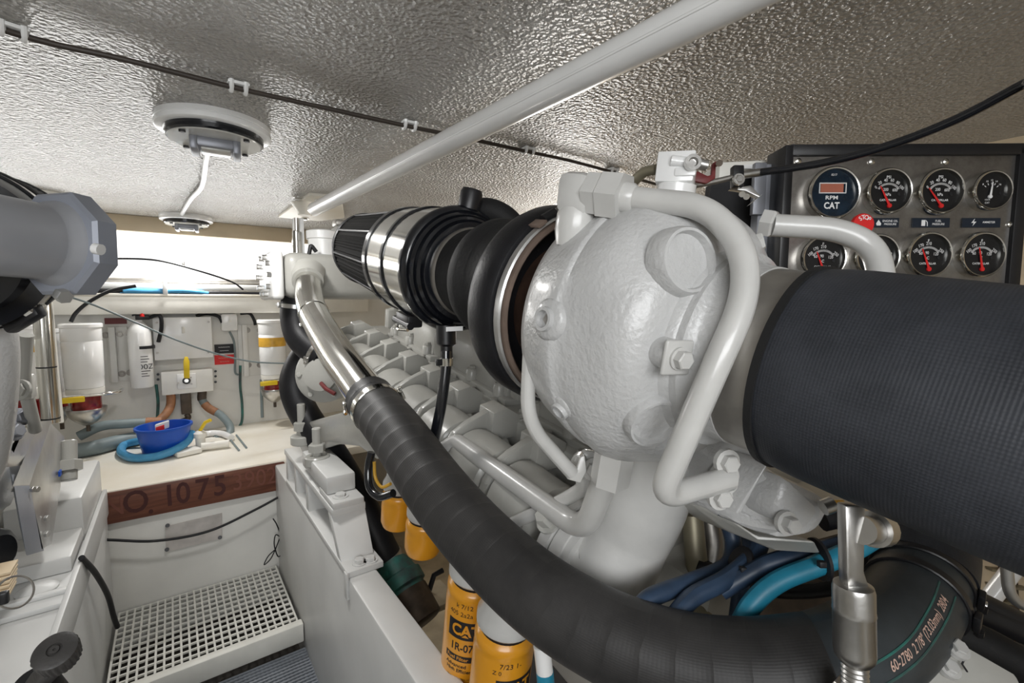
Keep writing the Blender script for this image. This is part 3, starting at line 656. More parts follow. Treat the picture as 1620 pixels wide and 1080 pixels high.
MB().cyl(D(1302, 803, .42), D(1318, 797, .42), .007, 12).build('stud', 'steel', fh)
MB().prism([D(1096, 800, .50), D(1125, 800, .48), D(1200, 848, .46), D(1290, 856, .44), D(1300, 876, .45), D(1230, 872, .47), D(1150, 840, .50)], (.02, .05, -.01), bev=.003).build('lower_lip', 'engine_paint', fh)
# front gear cover and water pump
wp = MB().lathe(ony(512, 592, 1.45), nrm((-.55, -.8, .1)), [(-.06, .085), (0, .085), (.006, .078), (.012, .05), (.03, .048), (.034, .03)], 32).build('water_pump', 'engine_paint', en)
for k in range(6):
    a = k * math.pi / 3; ax = nrm((-.55, -.8, .1)); e1 = nrm(np.cross(ax, ZV)); e2 = np.cross(ax, e1)
    bolt(wp, ony(512, 592, 1.45) + ax * .006 + (e1 * math.cos(a) + e2 * math.sin(a)) * .068, ax, .008, .008, 'engine_paint', False)
MB().tube([ony(508, 606, 1.38), ony(516, 615, 1.35), ony(530, 623, 1.33)], .006, 8).build('sensor_lead', 'dark_red', wp)
# engine mounting bracket arm
def arm(x, y): X = .325 + (x - 470) / 135 * .085; return onx(x, y, X)
MB().prism([arm(x, y) for x, y in ((466, 690), (472, 672), (486, 668), (555, 648), (604, 634), (612, 722), (596, 727), (568, 706), (536, 703), (500, 714), (478, 716))], (.05, .02, 0), bev=.005).build('mount_arm', 'engine_paint', en)

# ------------------------------------------------------------------ engine mount on the bed
mo = thing('engine_mount', 'grey white stepped steel engine mount bolted on the right bed', 'mount', (.335, 1.4, BED))
MB().box2((.298, 1.05, BED - .001), (.385, 1.76, BED + .014), bev=.002).build('foot_plate', 'bed_paint', mo)
MB().box2((.294, 1.045, BED - .05), (.301, 1.065, BED + .014), bev=.002).build('lip', 'bed_paint', mo)
MB().box2((.30, 1.17, .515), (.385, 1.78, .535), bev=.003).build('rail_plate', 'bed_paint', mo)
for y in (1.44, 1.60, 1.74): MB().box2((.302, y, BED + .012), (.382, y + .03, .517), bev=.003).build('leg', 'bed_paint', mo)
MB().prism([(.300, 1.105, BED + .013), (.378, 1.095, BED + .013), (.384, 1.17, .518), (.300, 1.185, .518)], (0, .03, 0), bev=.003).build('end_gusset', 'bed_paint', mo)
MB().box2((.302, 1.165, .534), (.380, 1.30, .552), bev=.003).build('step_plate', 'bed_paint', mo)
MB().box2((.302, 1.225, .552), (.378, 1.50, .600), bev=.006).build('isolator', 'bed_paint', mo)
bolt(mo, (.33, 1.20, .552), ZV, .014, .010, 'bed_paint'); bolt(mo, (.335, 1.075, BED + .014), ZV, .012, .012, 'bed_paint'); bolt(mo, (.36, 1.07, BED + .014), ZV, .012, .010, 'bed_paint')
for x, y0, y1, X in ((478, 640, 692, .32), (502, 678, 724, .325)):
    a, b = onx(x, y0, X), onx(x, y1, X); a = A([X, b[1], a[2]])
    st = MB().cyl(b, a, .0125, 14, .002).build('stud', 'engine_paint', mo)
    MB().hexa(b + (a - b) * .22, b + (a - b) * .48, .024).build('nut', 'engine_paint', st)
    MB().cyl(b - ZV * .02, b + (a - b) * .08, .035, 18, .003).build('washer', 'engine_paint', st)

# ------------------------------------------------------------------ air filter in front of the turbo inlet
AO = EN(0, .388, .016)
def AF(prof, seg=48, rf=None): return MB().lathe(AO, EV, prof, seg, rf)
af = thing('air_filter', 'black pleated cone air filter with chrome band ahead of the turbocharger', 'filter', AO + EV * .5)
def pleat(t, r, a): return r * (1 + .016 * (1 if (int(a / (2 * math.pi) * 192) % 2) else -1))
AF([(.535, .094), (.79, .0805)], 192, pleat).build('pleats', 'filter_mesh', af, 0)
for k in range(10):
    a0 = 2 * math.pi * k / 10 + .12
    pts = [AO + EV * t_ + (XV * math.cos(a0) + WV * math.sin(a0)) * r_ for t_, r_ in ((.53, .0965), (.79, .083))]
    MB().tube(pts, .0022, 8).build('mesh_rib', 'black_metal', af)
AF([(.785, .076), (.785, .083), (.792, .085), (.802, .083), (.806, .075), (.806, .001)]).build('end_cap', 'black_rubber', af)
AF([(.520, .094), (.522, .101), (.535, .1015), (.54, .097)]).build('rear_ring', 'gloss_black', af)
AF([(.445, .0995), (.522, .0985)]).build('chrome_band', 'chrome', af)
AF([(.438, .0985), (.439, .1025), (.447, .1025), (.448, .0985)]).build('band_clamp', 'gloss_black', af)
AF([(.362, .1000), (.438, .0995)]).build('chrome_body', 'chrome', af)
AF([(.366, .099), (.362, .1035), (.352, .1045), (.346, .102), (.343, .097), (.345, .094), (.338, .0935), (.334, .090), (.336, .0875), (.328, .087), (.324, .083), (.326, .080), (.318, .079), (.315, .070)], 56).build('front_lip', 'gloss_black', af)
AF([(.318, .070), (.312, .0715), (.306, .0715), (.303, .0695)]).build('neck_clamp', 'dull_steel', af)
AF([(.306, .0695), (.262, .0665), (.25, .068), (.243, .076), (.236, .0845), (.226, .0875), (.214, .0865), (.2, .081), (.178, .079), (.15, .0795)], 56).build('bellows', 'dull_rubber', af)
LB = AO + EV * .43
lt = MB().box(EN(.45, .348, -.085), (.055, .03, .022), EV, XV, WV, bev=.004).build('band_latch', 'black_metal', af)
MB().cyl(EN(.42, .338, -.092), EN(.49, .338, -.092), .007, 10).build('latch_screw', 'black_metal', lt)
MB().tube(fillet([EN(.475, .338, -.098), EN(.455, .328, -.104), EN(.42, .333, -.098)], .01), .003, 8).build('latch_wire', 'chrome', lt)
tp = MB().box(D(719, 520, .715), (.026, .0015, .007), nrm(RT + UP * .05), FW, UP).build('maker_tag', 'letter_white', af, 0)
# breather cap on top and the breather hose
bc = EN(.36, .398, .092)
br = MB().lathe(bc, nrm(WV + XV * .15 + EV * .0), [(0, .016), (.012, .016), (.013, .0135), (.022, .0135), (.024, .018), (.05, .0185), (.056, .016), (.058, .004)], 28).build('service_indicator', 'black_metal', af)
dn = thing('drain_hose', 'slim black drain hose hanging below the air filter', 'hose', D(690, 640, .8))
a = D(706, 524, .745)
MB().lathe(a + ZV * .01, -ZV, [(0, .016), (.03, .016), (.034, .010), (.06, .010)], 18).build('nipple', 'black_metal', dn)
hp = catmull([D(706, 555, .745), D(705, 585, .745), D(698, 640, .745), D(688, 690, .75), D(680, 725, .76)], 8)
MB().tube(hp, .0088, 14).build('hose_run', 'gloss_black', dn)
MB().lathe(D(706, 572, .745), ZV, [(-.006, .0112), (.006, .0112)], 18).build('clamp', 'chrome', dn); MB().box(D(696, 573, .737), (.014, .008, .010), bev=.001).build('clamp_screw', 'black_metal', dn)
o = MB().tube(catmull([D(706, 300, .80) - A([0, 0, .12]) + XV * .25, EN(.30, .50, .03), EN(.33, .475, .095), EN(.36, .445, .118), EN(.40, .42, .108), EN(.42, .405, .09)][1:], 8), .021, 18).build('breather_hose', 'dull_rubber', None)
tag(o, 'thick black breather hose bent behind the air filter top', 'hose')

# ------------------------------------------------------------------ turbocharger
tu = thing('turbocharger', 'large off white cast turbocharger housing in the middle of the picture', 'turbocharger', P0)
def TP(s, r, deg): a = math.radians(deg); return P0 + EV * s + (XV * math.cos(a) + WV * math.sin(a)) * r
def bump(x): return math.exp(-x * x)
def adif(a, b): return (a - b + 180) % 360 - 180
def hous(t, r, a):
    d = math.degrees(a); s = t
    k = bump((s + .062) / .022)
    r += .008 * k * bump(adif(d, 128) / 24) + .007 * k * bump(adif(d, -138) / 24) - .006 * k * bump(adif(d, 176) / 22)
    r += .006 * k * bump(adif(d, -95) / 24)
    return r
hp = [(.030, .100), (.030, .112), (.024, .119), (.012, .1235), (.0, .1265), (-.012, .129), (-.020, .1312), (-.030, .1322), (-.0325, .1315), (-.0345, .1292), (-.044, .1290), (-.056, .1278), (-.068, .1255), (-.080, .1220), (-.090, .1180), (-.099, .1130), (-.1055, .1065), (-.1100, .0985), (-.1125, .0915), (-.1135, .0875), (-.119, .0865), (-.122, .084), (-.122, .070)]
hp = [(a_, b_) for a_, b_ in hp]
MB().lathe(P0, EV, hp, 120, hous, XV).build('turbine_housing', 'cast_paint', tu, 50)
MB().lathe(P0, EV, [(-.118, .078), (-.121, .0845), (-.128, .0850), (-.131, .080), (-.135, .0765), (-.150, .0755)], 64).build('outlet_ring', 'cast_paint', tu)
MB().lathe(P0, EV, [(-.14, .0745), (-.22, .0745)], 64).build('outlet_pipe', 'dull_steel', tu)
# clamp ring, shroud and inlet rubber ring
MB().lathe(P0, EV, [(.02, .090), (.06, .082), (.10, .078)], 56, cap=False).build('bearing_shroud', 'rust_dark', tu)
MB().lathe(P0, EV, [(.068, .104), (.066, .106), (.066, .1105), (.085, .1115), (.085, .104)], 64, cap=False).build('band_clamp', 'rust_band', tu)
MB().lathe(P0, EV, [(.070, .1125), (.072, .1145), (.080, .1145), (.082, .1125)], 64, cap=False).build('band_strap', 'aluminium', tu)
MB().lathe(P0, EV, [(.092, .088), (.089, .106), (.084, .112), (.085, .117), (.092, .1215), (.118, .1215), (.127, .119), (.138, .108), (.150, .092), (.155, .080)], 72).build('inlet_ring', 'black_rubber', tu)
tb = MB().tube([TP(.079, .118, 112), TP(.079, .121, 98), TP(.079, .121, 84)], .0045, 10).build('clamp_tee_bolt', 'dull_steel', tu)
MB().hexa(TP(.079, .119, 108), TP(.079, .120, 101), .0085).build('nut', 'dull_steel', tb)
MB().cyl(TP(.079, .117, 122), TP(.079, .118, 113), .0055, 10).build('thread_cap', 'black_metal', tb)
MB().box(TP(.079, .117, 126), (.020, .012, .003), EV, nrm(TP(.079, .117, 130) - TP(.079, .117, 122)), nrm(TP(.079, .2, 126) - TP(.079, .1, 126))).build('band_tongue', 'rust_band', tb)
# core plugs on the flank
def plug(px, py, s, R, k):
    c = onS(px, py, s); rad = nrm((c - P0) - EV * ((c - P0) @ EV)); ax = nrm(rad * k - EV)
    MB().lathe(c - ax * .014, ax, [(0, R * 1.27), (.010, R * 1.22), (.015, R * 1.16), (.0175, R * 1.10), (.0175, R * 1.0), (.0115, R * .94), (.0115, .001)], 44).build('core_plug', 'cast_paint', tu)
plug(1088, 412, -.1135, .0225, .38); plug(1036, 668, -.1125, .0205, .5)
# threaded hex socket plugs near the rim
def socket(s, r, deg, R, sq=False):
    c = TP(s, r, deg); a = math.radians(deg); ax = XV * math.cos(a) + WV * math.sin(a)
    q = MB().lathe(c - ax * .01, ax, [(0, R * 1.9), (.009, R * 1.75), (.011, R * 1.55), (.012, R * 1.05), (.016, R), (.016, R * .72), (.009, R * .70), (.009, .001)], 36).build('pipe_plug', 'cast_paint', tu)
    MB().lathe(c - ax * .0005, ax, [(0, R * .60), (.0008, R * .55)], 4).build('square_recess', 'dull_steel', q, 0)
socket(-.026, .1315, 175, .0105); socket(-.036, .1295, -147, .0085)
# boss with bolt on the flank
ba = nrm(-XV * .25 - EV * .96 + WV * .0); bo = D(1052, 558, .357)
bs = MB().lathe(bo - ba * .03, ba, [(0, .0122), (.040, .0122), (.042, .0115)], 32).build('flank_boss', 'cast_paint', tu)
MB().box(bo + ba * .0135, (.004, .026, .027), ba, nrm(np.cross(ba, WV)), WV, bev=.006, seg=3).build('boss_plate', 'pipe_paint', bs)
MB().cyl(bo + ba * .015, bo + ba * .0175, .0088, 20).build('washer', 'pipe_paint', bs); MB().hexa(bo + ba * .017, bo + ba * .0245, .0072).build('bolt_head', 'pipe_paint', bs)
# bolt on the far shoulder
bolt(tu, TP(-.095, .105, 62), nrm(-EV * .8 + XV * .4 + WV * .4), .008, .012, 'pipe_paint')
bolt(tu, TP(-.095, .105, 72), nrm(-EV * .8 + XV * .2 + WV * .5), .010, .006, 'cast_paint')
# top pad and manifold block with fittings
MB().lathe(D(1050, 312, .50), WV, [(-.02, .034), (0, .033), (.003, .030), (.003, .022), (-.004, .020), (-.004, .001)], 40).build('top_pad', 'cast_paint', tu)
tbk = thing('sensor_block', 'small white sensor block with fittings on top of the turbocharger', 'fitting', D(1072, 285, .52))
MB().lathe(D(1070, 298, .52), WV, [(-.02, .021), (.004, .021), (.005, .017), (.010, .017)], 28).build('neck', 'gloss_white', tbk)
u1 = nrm(RT * .9 - FW * .4 - UP * .12); u3 = nrm(UP + RT * .12); u2 = nrm(np.cross(u3, u1))
MB().box(D(1070, 272, .52), (.040, .036, .034), u1, u2, u3, bev=.002).build('block', 'gloss_white', tbk)
MB().cyl(D(1062, 254, .505), D(1092, 258, .50), .006, 14).build('banjo', 'gloss_white', tbk); MB().lathe(D(1094, 259, .495), -FW, [(0, .0085), (.006, .0085), (.006, .005), (.003, .004)], 18).build('fitting_ring', 'steel', tbk)
MB().box(D(1084, 272, .50), (.022, .006, .010), u1, u2, u3, bev=.002).build('bridge', 'gloss_white', tbk)
MB().cyl(D(1100, 258, .50), D(1118, 262, .50), .006, 10).build('stem', 'steel', tbk)
MB().tube(catmull([D(1038, 268, .53), D(1020, 272, .54), D(1008, 282, .55), D(1000, 290, .56)], 6), .006, 10).build('sense_line', 'olive', tbk)
rl = thing('red_lever', 'small dark red lever arm behind the sensor block', 'lever', D(1115, 280, .56))
MB().prism([D(x, y, .56) for x, y in ((1098, 286), (1103, 270), (1120, 278), (1126, 276), (1128, 258), (1134, 254), (1140, 256), (1138, 261), (1133, 262), (1132, 282), (1118, 290))], FW * .006, bev=.001).build('arm', 'dark_red', rl)
MB().cyl(D(1138, 258, .555), D(1138, 258, .545), .004, 10).build('pin', 'brown_metal', rl)

# ------------------------------------------------------------------ oil and coolant pipes around the turbocharger
p1 = thing('turbo_pipe', 'thick white pipe looping across the front of the turbocharger', 'pipe', D(1100, 560, .38))
pts = fillet([D(985, 312, .400), D(1115, 326, .362), D(1174, 385, .342), D(1182, 468, .33), D(1134, 575, .325), D(1042, 788, .355), D(1152, 757, .385)], [.02, .035, .035, .05, .022], 10)
MB().tube(pts, .0098, 26).build('pipe_run', 'pipe_paint', p1)
ax = nrm(D(1115, 326, .362) - D(985, 312, .400)); e0 = D(985, 312, .400)
MB().lathe(e0 + ax * .012, -ax, [(0, .0102), (.003, .0125), (.010, .0130)], 28).build('ferrule', 'pipe_paint', p1)
MB().hexa(e0 + ax * .002, e0 - ax * .020, .0215, .1).build('union_nut', 'pipe_paint', p1)
MB().hexa(e0 - ax * .032, e0 - ax * .018, .0200, .1).build('adapter_hex', 'pipe_paint', p1)
ehx = e0 - ax * .043 - WV * .002
MB().box(ehx, (.034, .032, .038), ax, nrm(np.cross(WV, ax)), WV, bev=.009).build('elbow_body', 'pipe_paint', p1)
MB().lathe(ehx - WV * .046, WV, [(0, .016), (.014, .0185), (.028, .018), (.034, .016)], 24).build('elbow_base', 'pipe_paint', p1)
fc = D(1152, 757, .385)
fg = MB().prism([D(x, y, .387) for x, y in ((1120, 792), (1118, 780), (1140, 735), (1152, 722), (1165, 726), (1172, 752), (1168, 775), (1150, 790), (1132, 798))], nrm((.3, .9, 0)) * .007, bev=.002).build('end_flange', 'pipe_paint', p1)
for x, y in ((1149, 730), (1138, 785)): bolt(fg, D(x, y, .383), nrm((-.4, -.85, 0)), .0075, .009, 'pipe_paint')
p2 = thing('outlet_pipe', 'white pipe running from the turbocharger across the gauge panel', 'pipe', D(1330, 370, .46))
pts = fillet([D(1222, 356, .47), D(1325, 362, .455), D(1382, 388, .445), D(1396, 440, .435), D(1392, 500, .43)], [.02, .03, .02], 8)
MB().tube(pts, .0112, 24).build('pipe_run', 'pipe_paint', p2)
MB().hexa(D(1206, 352, .475), D(1226, 355, .468), .0145, .15).build('union_nut', 'pipe_paint', p2)
p3 = thing('drain_pipe', 'white bent pipe with hex union below the turbocharger', 'pipe', D(900, 800, .6))
pts = fillet([D(690, 720, .80), D(722, 697, .80), D(925, 842, .53), D(966, 735, .465)], [.012, .035], 10)
MB().tube(pts, .0135, 24).build('pipe_run', 'pipe_paint', p3)
MB().hexa(D(964, 762, .467), D(974, 706, .455), .0195, .15).build('union_nut', 'pipe_paint', p3)
p4 = thing('sense_pipe', 'slim white pipe dropping left of the turbocharger housing', 'pipe', D(838, 620, .5))
pts = fillet([D(862, 452, .48), D(842, 482, .455), D(833, 668, .465), D(905, 748, .49)], [.02, .03], 8)
MB().tube(pts, .0074, 20).build('pipe_run', 'pipe_paint', p4)
MB().prism([D(x, y, .488) for x, y in ((892, 748), (898, 758), (918, 764), (928, 745), (925, 720), (918, 724), (912, 745))], FW * .008, bev=.001).build('clip', 'pipe_paint', p4)
p5 = thing('return_pipe', 'short slim white pipe bending behind the drain pipe', 'pipe', D(860, 800, .58))
pts = fillet([D(921, 752, .55), D(924, 772, .555), D(890, 792, .58), D(806, 830, .64), D(825, 850, .64)], [.012, .03, .012], 8)
MB().tube(pts, .0088, 18).build('pipe_run', 'pipe_paint', p5)
lk = thing('pipe_bracket', 'small bolted white bracket between the slim pipe and the hex union', 'bracket', D(935, 735, .54))
MB().prism([D(x, y, .535) for x, y in ((915, 722), (926, 712), (950, 716), (952, 738), (936, 752), (922, 746))], FW * .012, bev=.003).build('plate', 'pipe_paint', lk)
bolt(lk, D(938, 742, .53), -FW, .009, .011, 'pipe_paint'); MB().lathe(D(916, 728, .53), nrm(-FW - RT * .3), [(-.01, .008), (.008, .008)], 18).build('hose_stub', 'pipe_paint', lk); bolt(lk, D(918, 727, .525), nrm(-FW - RT * .3), .006, .008, 'pipe_paint', False)

# ------------------------------------------------------------------ large exhaust hose
eh = thing('exhaust_hose', 'huge black fabric covered exhaust hose leaving the turbocharger to the right', 'hose', EN(-.35, P0[0], 0))
hp = [EN(s, P0[0] + .012 * max(0, -s - .25) ** 2 * 20, 0) for s in np.linspace(-.182, -.75, 40)]
MB().tube(hp, [.0775, .0790, .0795] + [.0795] * 37, 72).build('hose_run', 'wide_hose', eh)
MB().lathe(P0, EV, [(-.178, .0745), (-.1785, .0795), (-.184, .0800)], 64).build('hose_end', 'dull_rubber', eh)

# ------------------------------------------------------------------ main coolant hose, chrome pipe, header tank
tk = thing('header_tank', 'grey cast header tank with bolted end plate ahead of the air filter', 'tank', ony(495, 440, 1.55))
a = ony(447, 398, 1.50); b = ony(447, 472, 1.50)
X0 = a[0]; Z1 = a[2]; Z0 = b[2]
MB().box2((X0, 1.47, Z0), (X0 + .42, 1.72, Z1), bev=.03, seg=4).build('tank_body', 'engine_paint', tk)
ed = MB().box2((X0 - .035, 1.475, Z0 - .004), (X0 - .002, 1.715, Z1 + .002), bev=.012, seg=3).build('end_plate', 'gloss_white', tk)
for k in range(10):
    a = 2 * math.pi * k / 10; bolt(ed, (X0 - .034, 1.595 + .105 * math.cos(a), (Z0 + Z1) / 2 + (Z1 - Z0) * .42 * math.sin(a)), -XV, .008, .012, 'steel', False)
nk = A([X0 + .13, 1.56, Z1])
MB().lathe(nk, ZV, [(-.01, .045), (.05, .045), (.052, .05), (.075, .05), (.08, .04)], 28).build('filler_neck', 'gloss_white', tk)
MB().box(nk + A([.10, .02, .045]), (.12, .1, .11), bev=.01).build('thermostat_box', 'engine_paint', tk)
MB().box(nk + A([-.06, .06, .06]), (.03, .03, .12), bev=.003).build('post', 'gloss_white', tk)
MB().box(nk + A([.08, .0, .107]), (.09, .05, .02), bev=.006).build('top_cap', 'dull_steel', tk)
MB().tube(fillet([A([X0 + .07, 1.49, Z1 - .005]), A([X0 + .075, 1.485, Z1 + .025]), A([X0 + .09, 1.485, Z1 + .004])], .01), .006, 8).build('lifting_eye', 'black_metal', tk)
o = nk
cp2 = thing('chrome_pipe', 'bright chrome coolant pipe leaving the header tank', 'pipe', D(520, 540, 1.05))
cps = catmull([D(487, 436, 1.38), D(488, 462, 1.30), D(496, 495, 1.20), D(530, 555, 1.0), D(560, 596, .90), D(590, 637, .82)], 8)
MB().tube(cps, .0365, 32).build('pipe_run', 'chrome', cp2)
MB().lathe(D(487, 440, 1.36), nrm(cps[0] - cps[6]), [(-.02, .04), (-.02, .043), (.02, .045), (.03, .05)], 30).build('inlet_sleeve', 'engine_paint', cp2)
def clamp(parent, p, ax, R, wd=.012, m='chrome', scr=None, name='hose_clamp'):
    ax = nrm(ax); c = MB().lathe(A(p) - ax * wd / 2, ax, [(0, R), (.001, R + .0012), (wd - .001, R + .0012), (wd, R)], 40).build(name, m, parent)
    sdir = nrm(A(scr) - ax * (A(scr) @ ax)) if scr is not None else nrm(np.cross(ax, ZV))
    tdir = np.cross(ax, sdir); q = A(p) + sdir * (R + .006)
    MB().box(q - sdir * .002, (wd * 1.2, .018, .006), ax, tdir, sdir, bev=.0015).build('screw_housing', m, c)
    MB().hexa(q + tdir * .009, q + tdir * .015, .0042).build('screw', m, c)
    return c
clamp(cp2, D(497, 497, 1.195), cps[20] - cps[16], .0375, .014, 'chrome', -RT - UP)
mh = thing('coolant_hose', 'thick black cloth wrapped coolant hose sweeping across the foreground', 'hose', D(850, 930, .5))
hpts = [(575, 617, .86), (592, 640, .82), (632, 690, .735), (690, 773, .64), (760, 855, .575), (850, 937, .515), (960, 1004, .47), (1080, 1047, .44), (1195, 1062, .42), (1300, 1056, .408)]
hc = catmull([D(*p_) for p_ in hpts], 12)
MB().tube(hc[8:], .0435, 48).build('hose_run', 'wrap_hose', mh)
MB().lathe(D(586, 632, .832), nrm(hc[12] - hc[8]), [(-.012, .041), (.015, .0425)], 36).build('hose_cuff', 'black_rubber', mh)
clamp(mh, hc[14], hc[18] - hc[10], .0440, .014, 'chrome', RT + UP * .3); clamp(mh, hc[8], hc[11] - hc[6], .0400, .011, 'chrome', -RT)
# printed hose end and its clamps
ph = thing('printed_hose', 'black hose with printed size lettering and green lines at bottom right', 'hose', D(1430, 960, .41))
p2s = [(1240, 1061, .414), (1320, 1046, .420), (1396, 1004, .45), (1446, 942, .49), (1460, 880, .53)]
pc = catmull([D(*p_) for p_ in p2s], 14); MB().tube(pc, .0425, 48).build('hose_run', 'print_hose', ph)
fr = frames(pc); L = [0]
for i in range(1, len(pc)): L.append(L[-1] + np.linalg.norm(pc[i] - pc[i - 1]))
def on_hose(x, arc, R):
    i = max(0, min(len(pc) - 2, int(np.searchsorted(L, x)) - 1)); t_ = (x - L[i]) / (L[i + 1] - L[i]); c = pc[i] * (1 - t_) + pc[i + 1] * t_
    T = nrm(fr[i][0] * (1 - t_) + fr[i + 1][0] * t_); view = nrm(CAM - c); n_ = nrm(view - T * (view @ T)); s_ = np.cross(T, n_); a = arc / R
    return c + (n_ * math.cos(a) + s_ * math.sin(a)) * R
def hose_text(mb, txt, x0, arc, size, R, sx=1.):
    V, Fc = text2d(txt, .01); xm = V[:, 0].min()
    return mb.add([on_hose(x0 + (x - xm) * size * sx, arc - y * size, R) for x, y in V], Fc)
t = MB(); hose_text(t, '60-2780  2 7/8" (73.03mm)  2804', L[14] + .012, .018, .0108, .0430, .80); t.build('lettering', 'letter_pink', ph, 0)
for ar in (.010, .026):
    MB().tube([on_hose(x, ar, .0425) for x in np.linspace(L[10], L[40], 24)], .0011, 6).build('green_line', 'green_paint', ph)
for i in (42, 48): clamp(ph, pc[i], pc[i + 2] - pc[i - 2], .0440, .010, 'black_metal', RT - FW * .6)
o = MB().tube(catmull([D(1455, 905, .515), D(1462, 866, .535), D(1462, 835, .56), D(1455, 790, .59)], 8), .0475, 40).build('elbow_hose', 'wide_hose', None); tag(o, 'wide black rubber elbow above the printed hose clamps', 'hose')

# ------------------------------------------------------------------ black hoses beyond the mount
o = thing('black_hose', 'black elbow hose below the header tank', 'hose', D(480, 520, 1.4))
q = catmull([ony(470, 470, 1.56), ony(468, 500, 1.56), ony(475, 530, 1.54), ony(495, 552, 1.50), ony(515, 566, 1.46)], 8); MB().tube(q, .045, 28).build('hose_run', 'black_rubber', o)
clamp(o, q[4], q[6] - q[2], .0455, .014, 'steel', -XV); clamp(o, q[28], q[30] - q[26], .0455, .014, 'steel', -XV)
o = thing('black_hose', 'long black hose running from the tank down to the green pump', 'hose', D(520, 680, 1.4))
q = catmull([ony(498, 545, 1.66), ony(476, 575, 1.66), ony(466, 610, 1.66), ony(482, 655, 1.62), ony(530, 725, 1.5), ony(572, 800, 1.4), ony(600, 860, 1.34), ony(615, 890, 1.32)], 8); MB().tube(q, .047, 28).build('hose_run', 'black_rubber', o)
clamp(o, q[-3], q[-1] - q[-5], .048, .016, 'steel', -XV)
gp = thing('sea_pump', 'grimy green painted sea water pump on the hull floor behind the bed', 'pump', ony(640, 940, 1.28))
ga, gb = ony(618, 892, 1.31), ony(648, 950, 1.22)
MB().lathe(ga, gb - ga, [(0, .05), (.02, .056), (.045, .062), (.05, .07), (.085, .07), (.09, .062), (.16, .06), (.17, .05)], 28).build('pump_body', 'green_paint', gp)
MB().lathe(ga, gb - ga, [(.10, .064), (.19, .064), (.195, .05)], 28).build('pump_motor', 'brown_metal', gp)
MB().box(gb + A([.05, 0, -.02]), (.16, .12, .02), bev=.004).build('base', 'cream_floor', gp)
MB().tube([gb + A([.06, .0, .0]), gb + A([.08, .0, .05]), gb + A([.11, 0, .055])], .008, 8).build('bracket', 'black_metal', gp)
o = MB().tube(catmull([D(588, 715, .98), D(583, 740, .98), D(585, 770, .97), D(600, 785, .95), D(622, 780, .93)], 8), .0085, 12).build('black_hose', 'gloss_black', None); tag(o, 'slim glossy black hose looped beside the yellow oil filters', 'hose')
cable('yellow_wire', [D(592, 730, .97), D(594, 755, .97), D(604, 770, .96), D(618, 765, .95)], .0035, 'amber', 'thin yellowish wire beside the slim black hose loop', 'wire')

# ------------------------------------------------------------------ filters
def can_filter(top, R, H, label, prints, ref, hand):
    th = thing('fuel_filter', label, 'filter', top - WV * H, 'yellow spin on filters')
    MB().lathe(top, -WV, [(-.006, R * .80), (0, R * .93), (.004, R * .99), (.012, R), (.016, R * .985), (.024, R * .985), (.028, R), (H - .012, R), (H, R * .9)], 48).build('can', 'yellow_can', th)
    MB().lathe(top, WV, [(.004, R * .84), (.010, R * .84)], 40).build('gasket', 'black_rubber', th)
    hd_ = MB().lathe(top + WV * .010, WV, [(0, R * .88), (.006, R * .98), (.018, R * .98), (.032, R * .8), (.06, R * .7)], 36).build('filter_head', 'pipe_paint', th)
    MB().box(top + WV * .035 + XV * .05, (.07, R * 1.2, .05), XV, EV, WV, bev=.008).build('head_arm', 'pipe_paint', hd_)
    if prints:
        Rw = R * 1.012
        o_ = top - WV * prints['y']
        b = MB(); wrap_add(b, [(-.030, -.0175), (.036, -.0175), (.036, .0175), (-.030, .0175)], [(0, 1, 2, 3)], o_, WV, ref, Rw * .995); b.build('logo_panel', 'letter_black', th, 0)
        b = MB(); text_wrap(b, 'CAT', (.003, .0), .029, o_, WV, ref, Rw * 1.004, .88, .035); b.build('logo_letters', 'yellow_can', th, 0)
        b = MB(); wrap_add(b, [(-.006, -.0115), (.013, -.0115), (.0035, -.003)], [(0, 1, 2)], o_, WV, ref, Rw * 1.008); b.build('logo_triangle', 'letter_black', th, 0)
        b = MB(); wrap_add(b, [(-.003, -.0112), (.010, -.0112), (.0035, -.0055)], [(0, 1, 2)], o_, WV, ref, Rw * 1.011); b.build('logo_peak', 'yellow_can', th, 0)
        b = MB()
        if prints.get('full'):
            text_wrap(b, '1R-07', (-.002, -.034), .021, o_, WV, ref, Rw * .998, .82, .02)
            wrap_add(b, [(-.032, -.062), (.034, -.062), (.034, -.050), (-.032, -.050)], [(0, 1, 2, 3)], o_, WV, ref, Rw * .995)
            text_wrap(b, 'Advanced', (-.010, -.071), .0095, o_, WV, ref, Rw * .998, 1.05, .02); text_wrap(b, 'High Efficiency', (.0, -.081), .0095, o_, WV, ref, Rw * .998, 1.0, .02)
            text_wrap(b, 'More power than others', (.0, -.096), .005, o_, WV, ref, Rw * .998)
            c_ = MB(); text_wrap(c_, 'Fuel Filter', (-.008, -.056), .0095, o_, WV, ref, Rw * 1.002, 1.05, .015); c_.build('caption', 'yellow_can', th, 0)
        for s_, xy, sz_ in hand: text_wrap(b, s_, xy, sz_, o_, WV, ref, Rw * .998)
        b.build('print', 'letter_black', th, 0)['kind'] = 'stuff'
        b = MB()
    return th
ft = D(752, 914, .80); can_filter(ft, .0475, .27, 'taller yellow fuel filter with part number beside the bed', {'y': .066, 'full': True}, nrm(CAM - ft) - RT * .18, (('k 7/12', (-.002, .046), .012), ('405 2a2a', (-.008, .031), .012)))
ft = D(800, 990, .715); can_filter(ft, .0475, .25, 'nearer yellow fuel filter with logo under the black hose', {'y': .068}, nrm(CAM - ft) + RT * .40, (('7/23 1-', (-.010, .042), .012), ('Z 0', (-.03, .030), .010)))
ft = D(672, 822, 1.02); can_filter(ft, .041, .075, 'plain yellow oil filter right of a twin behind the black hose', None, None, ())
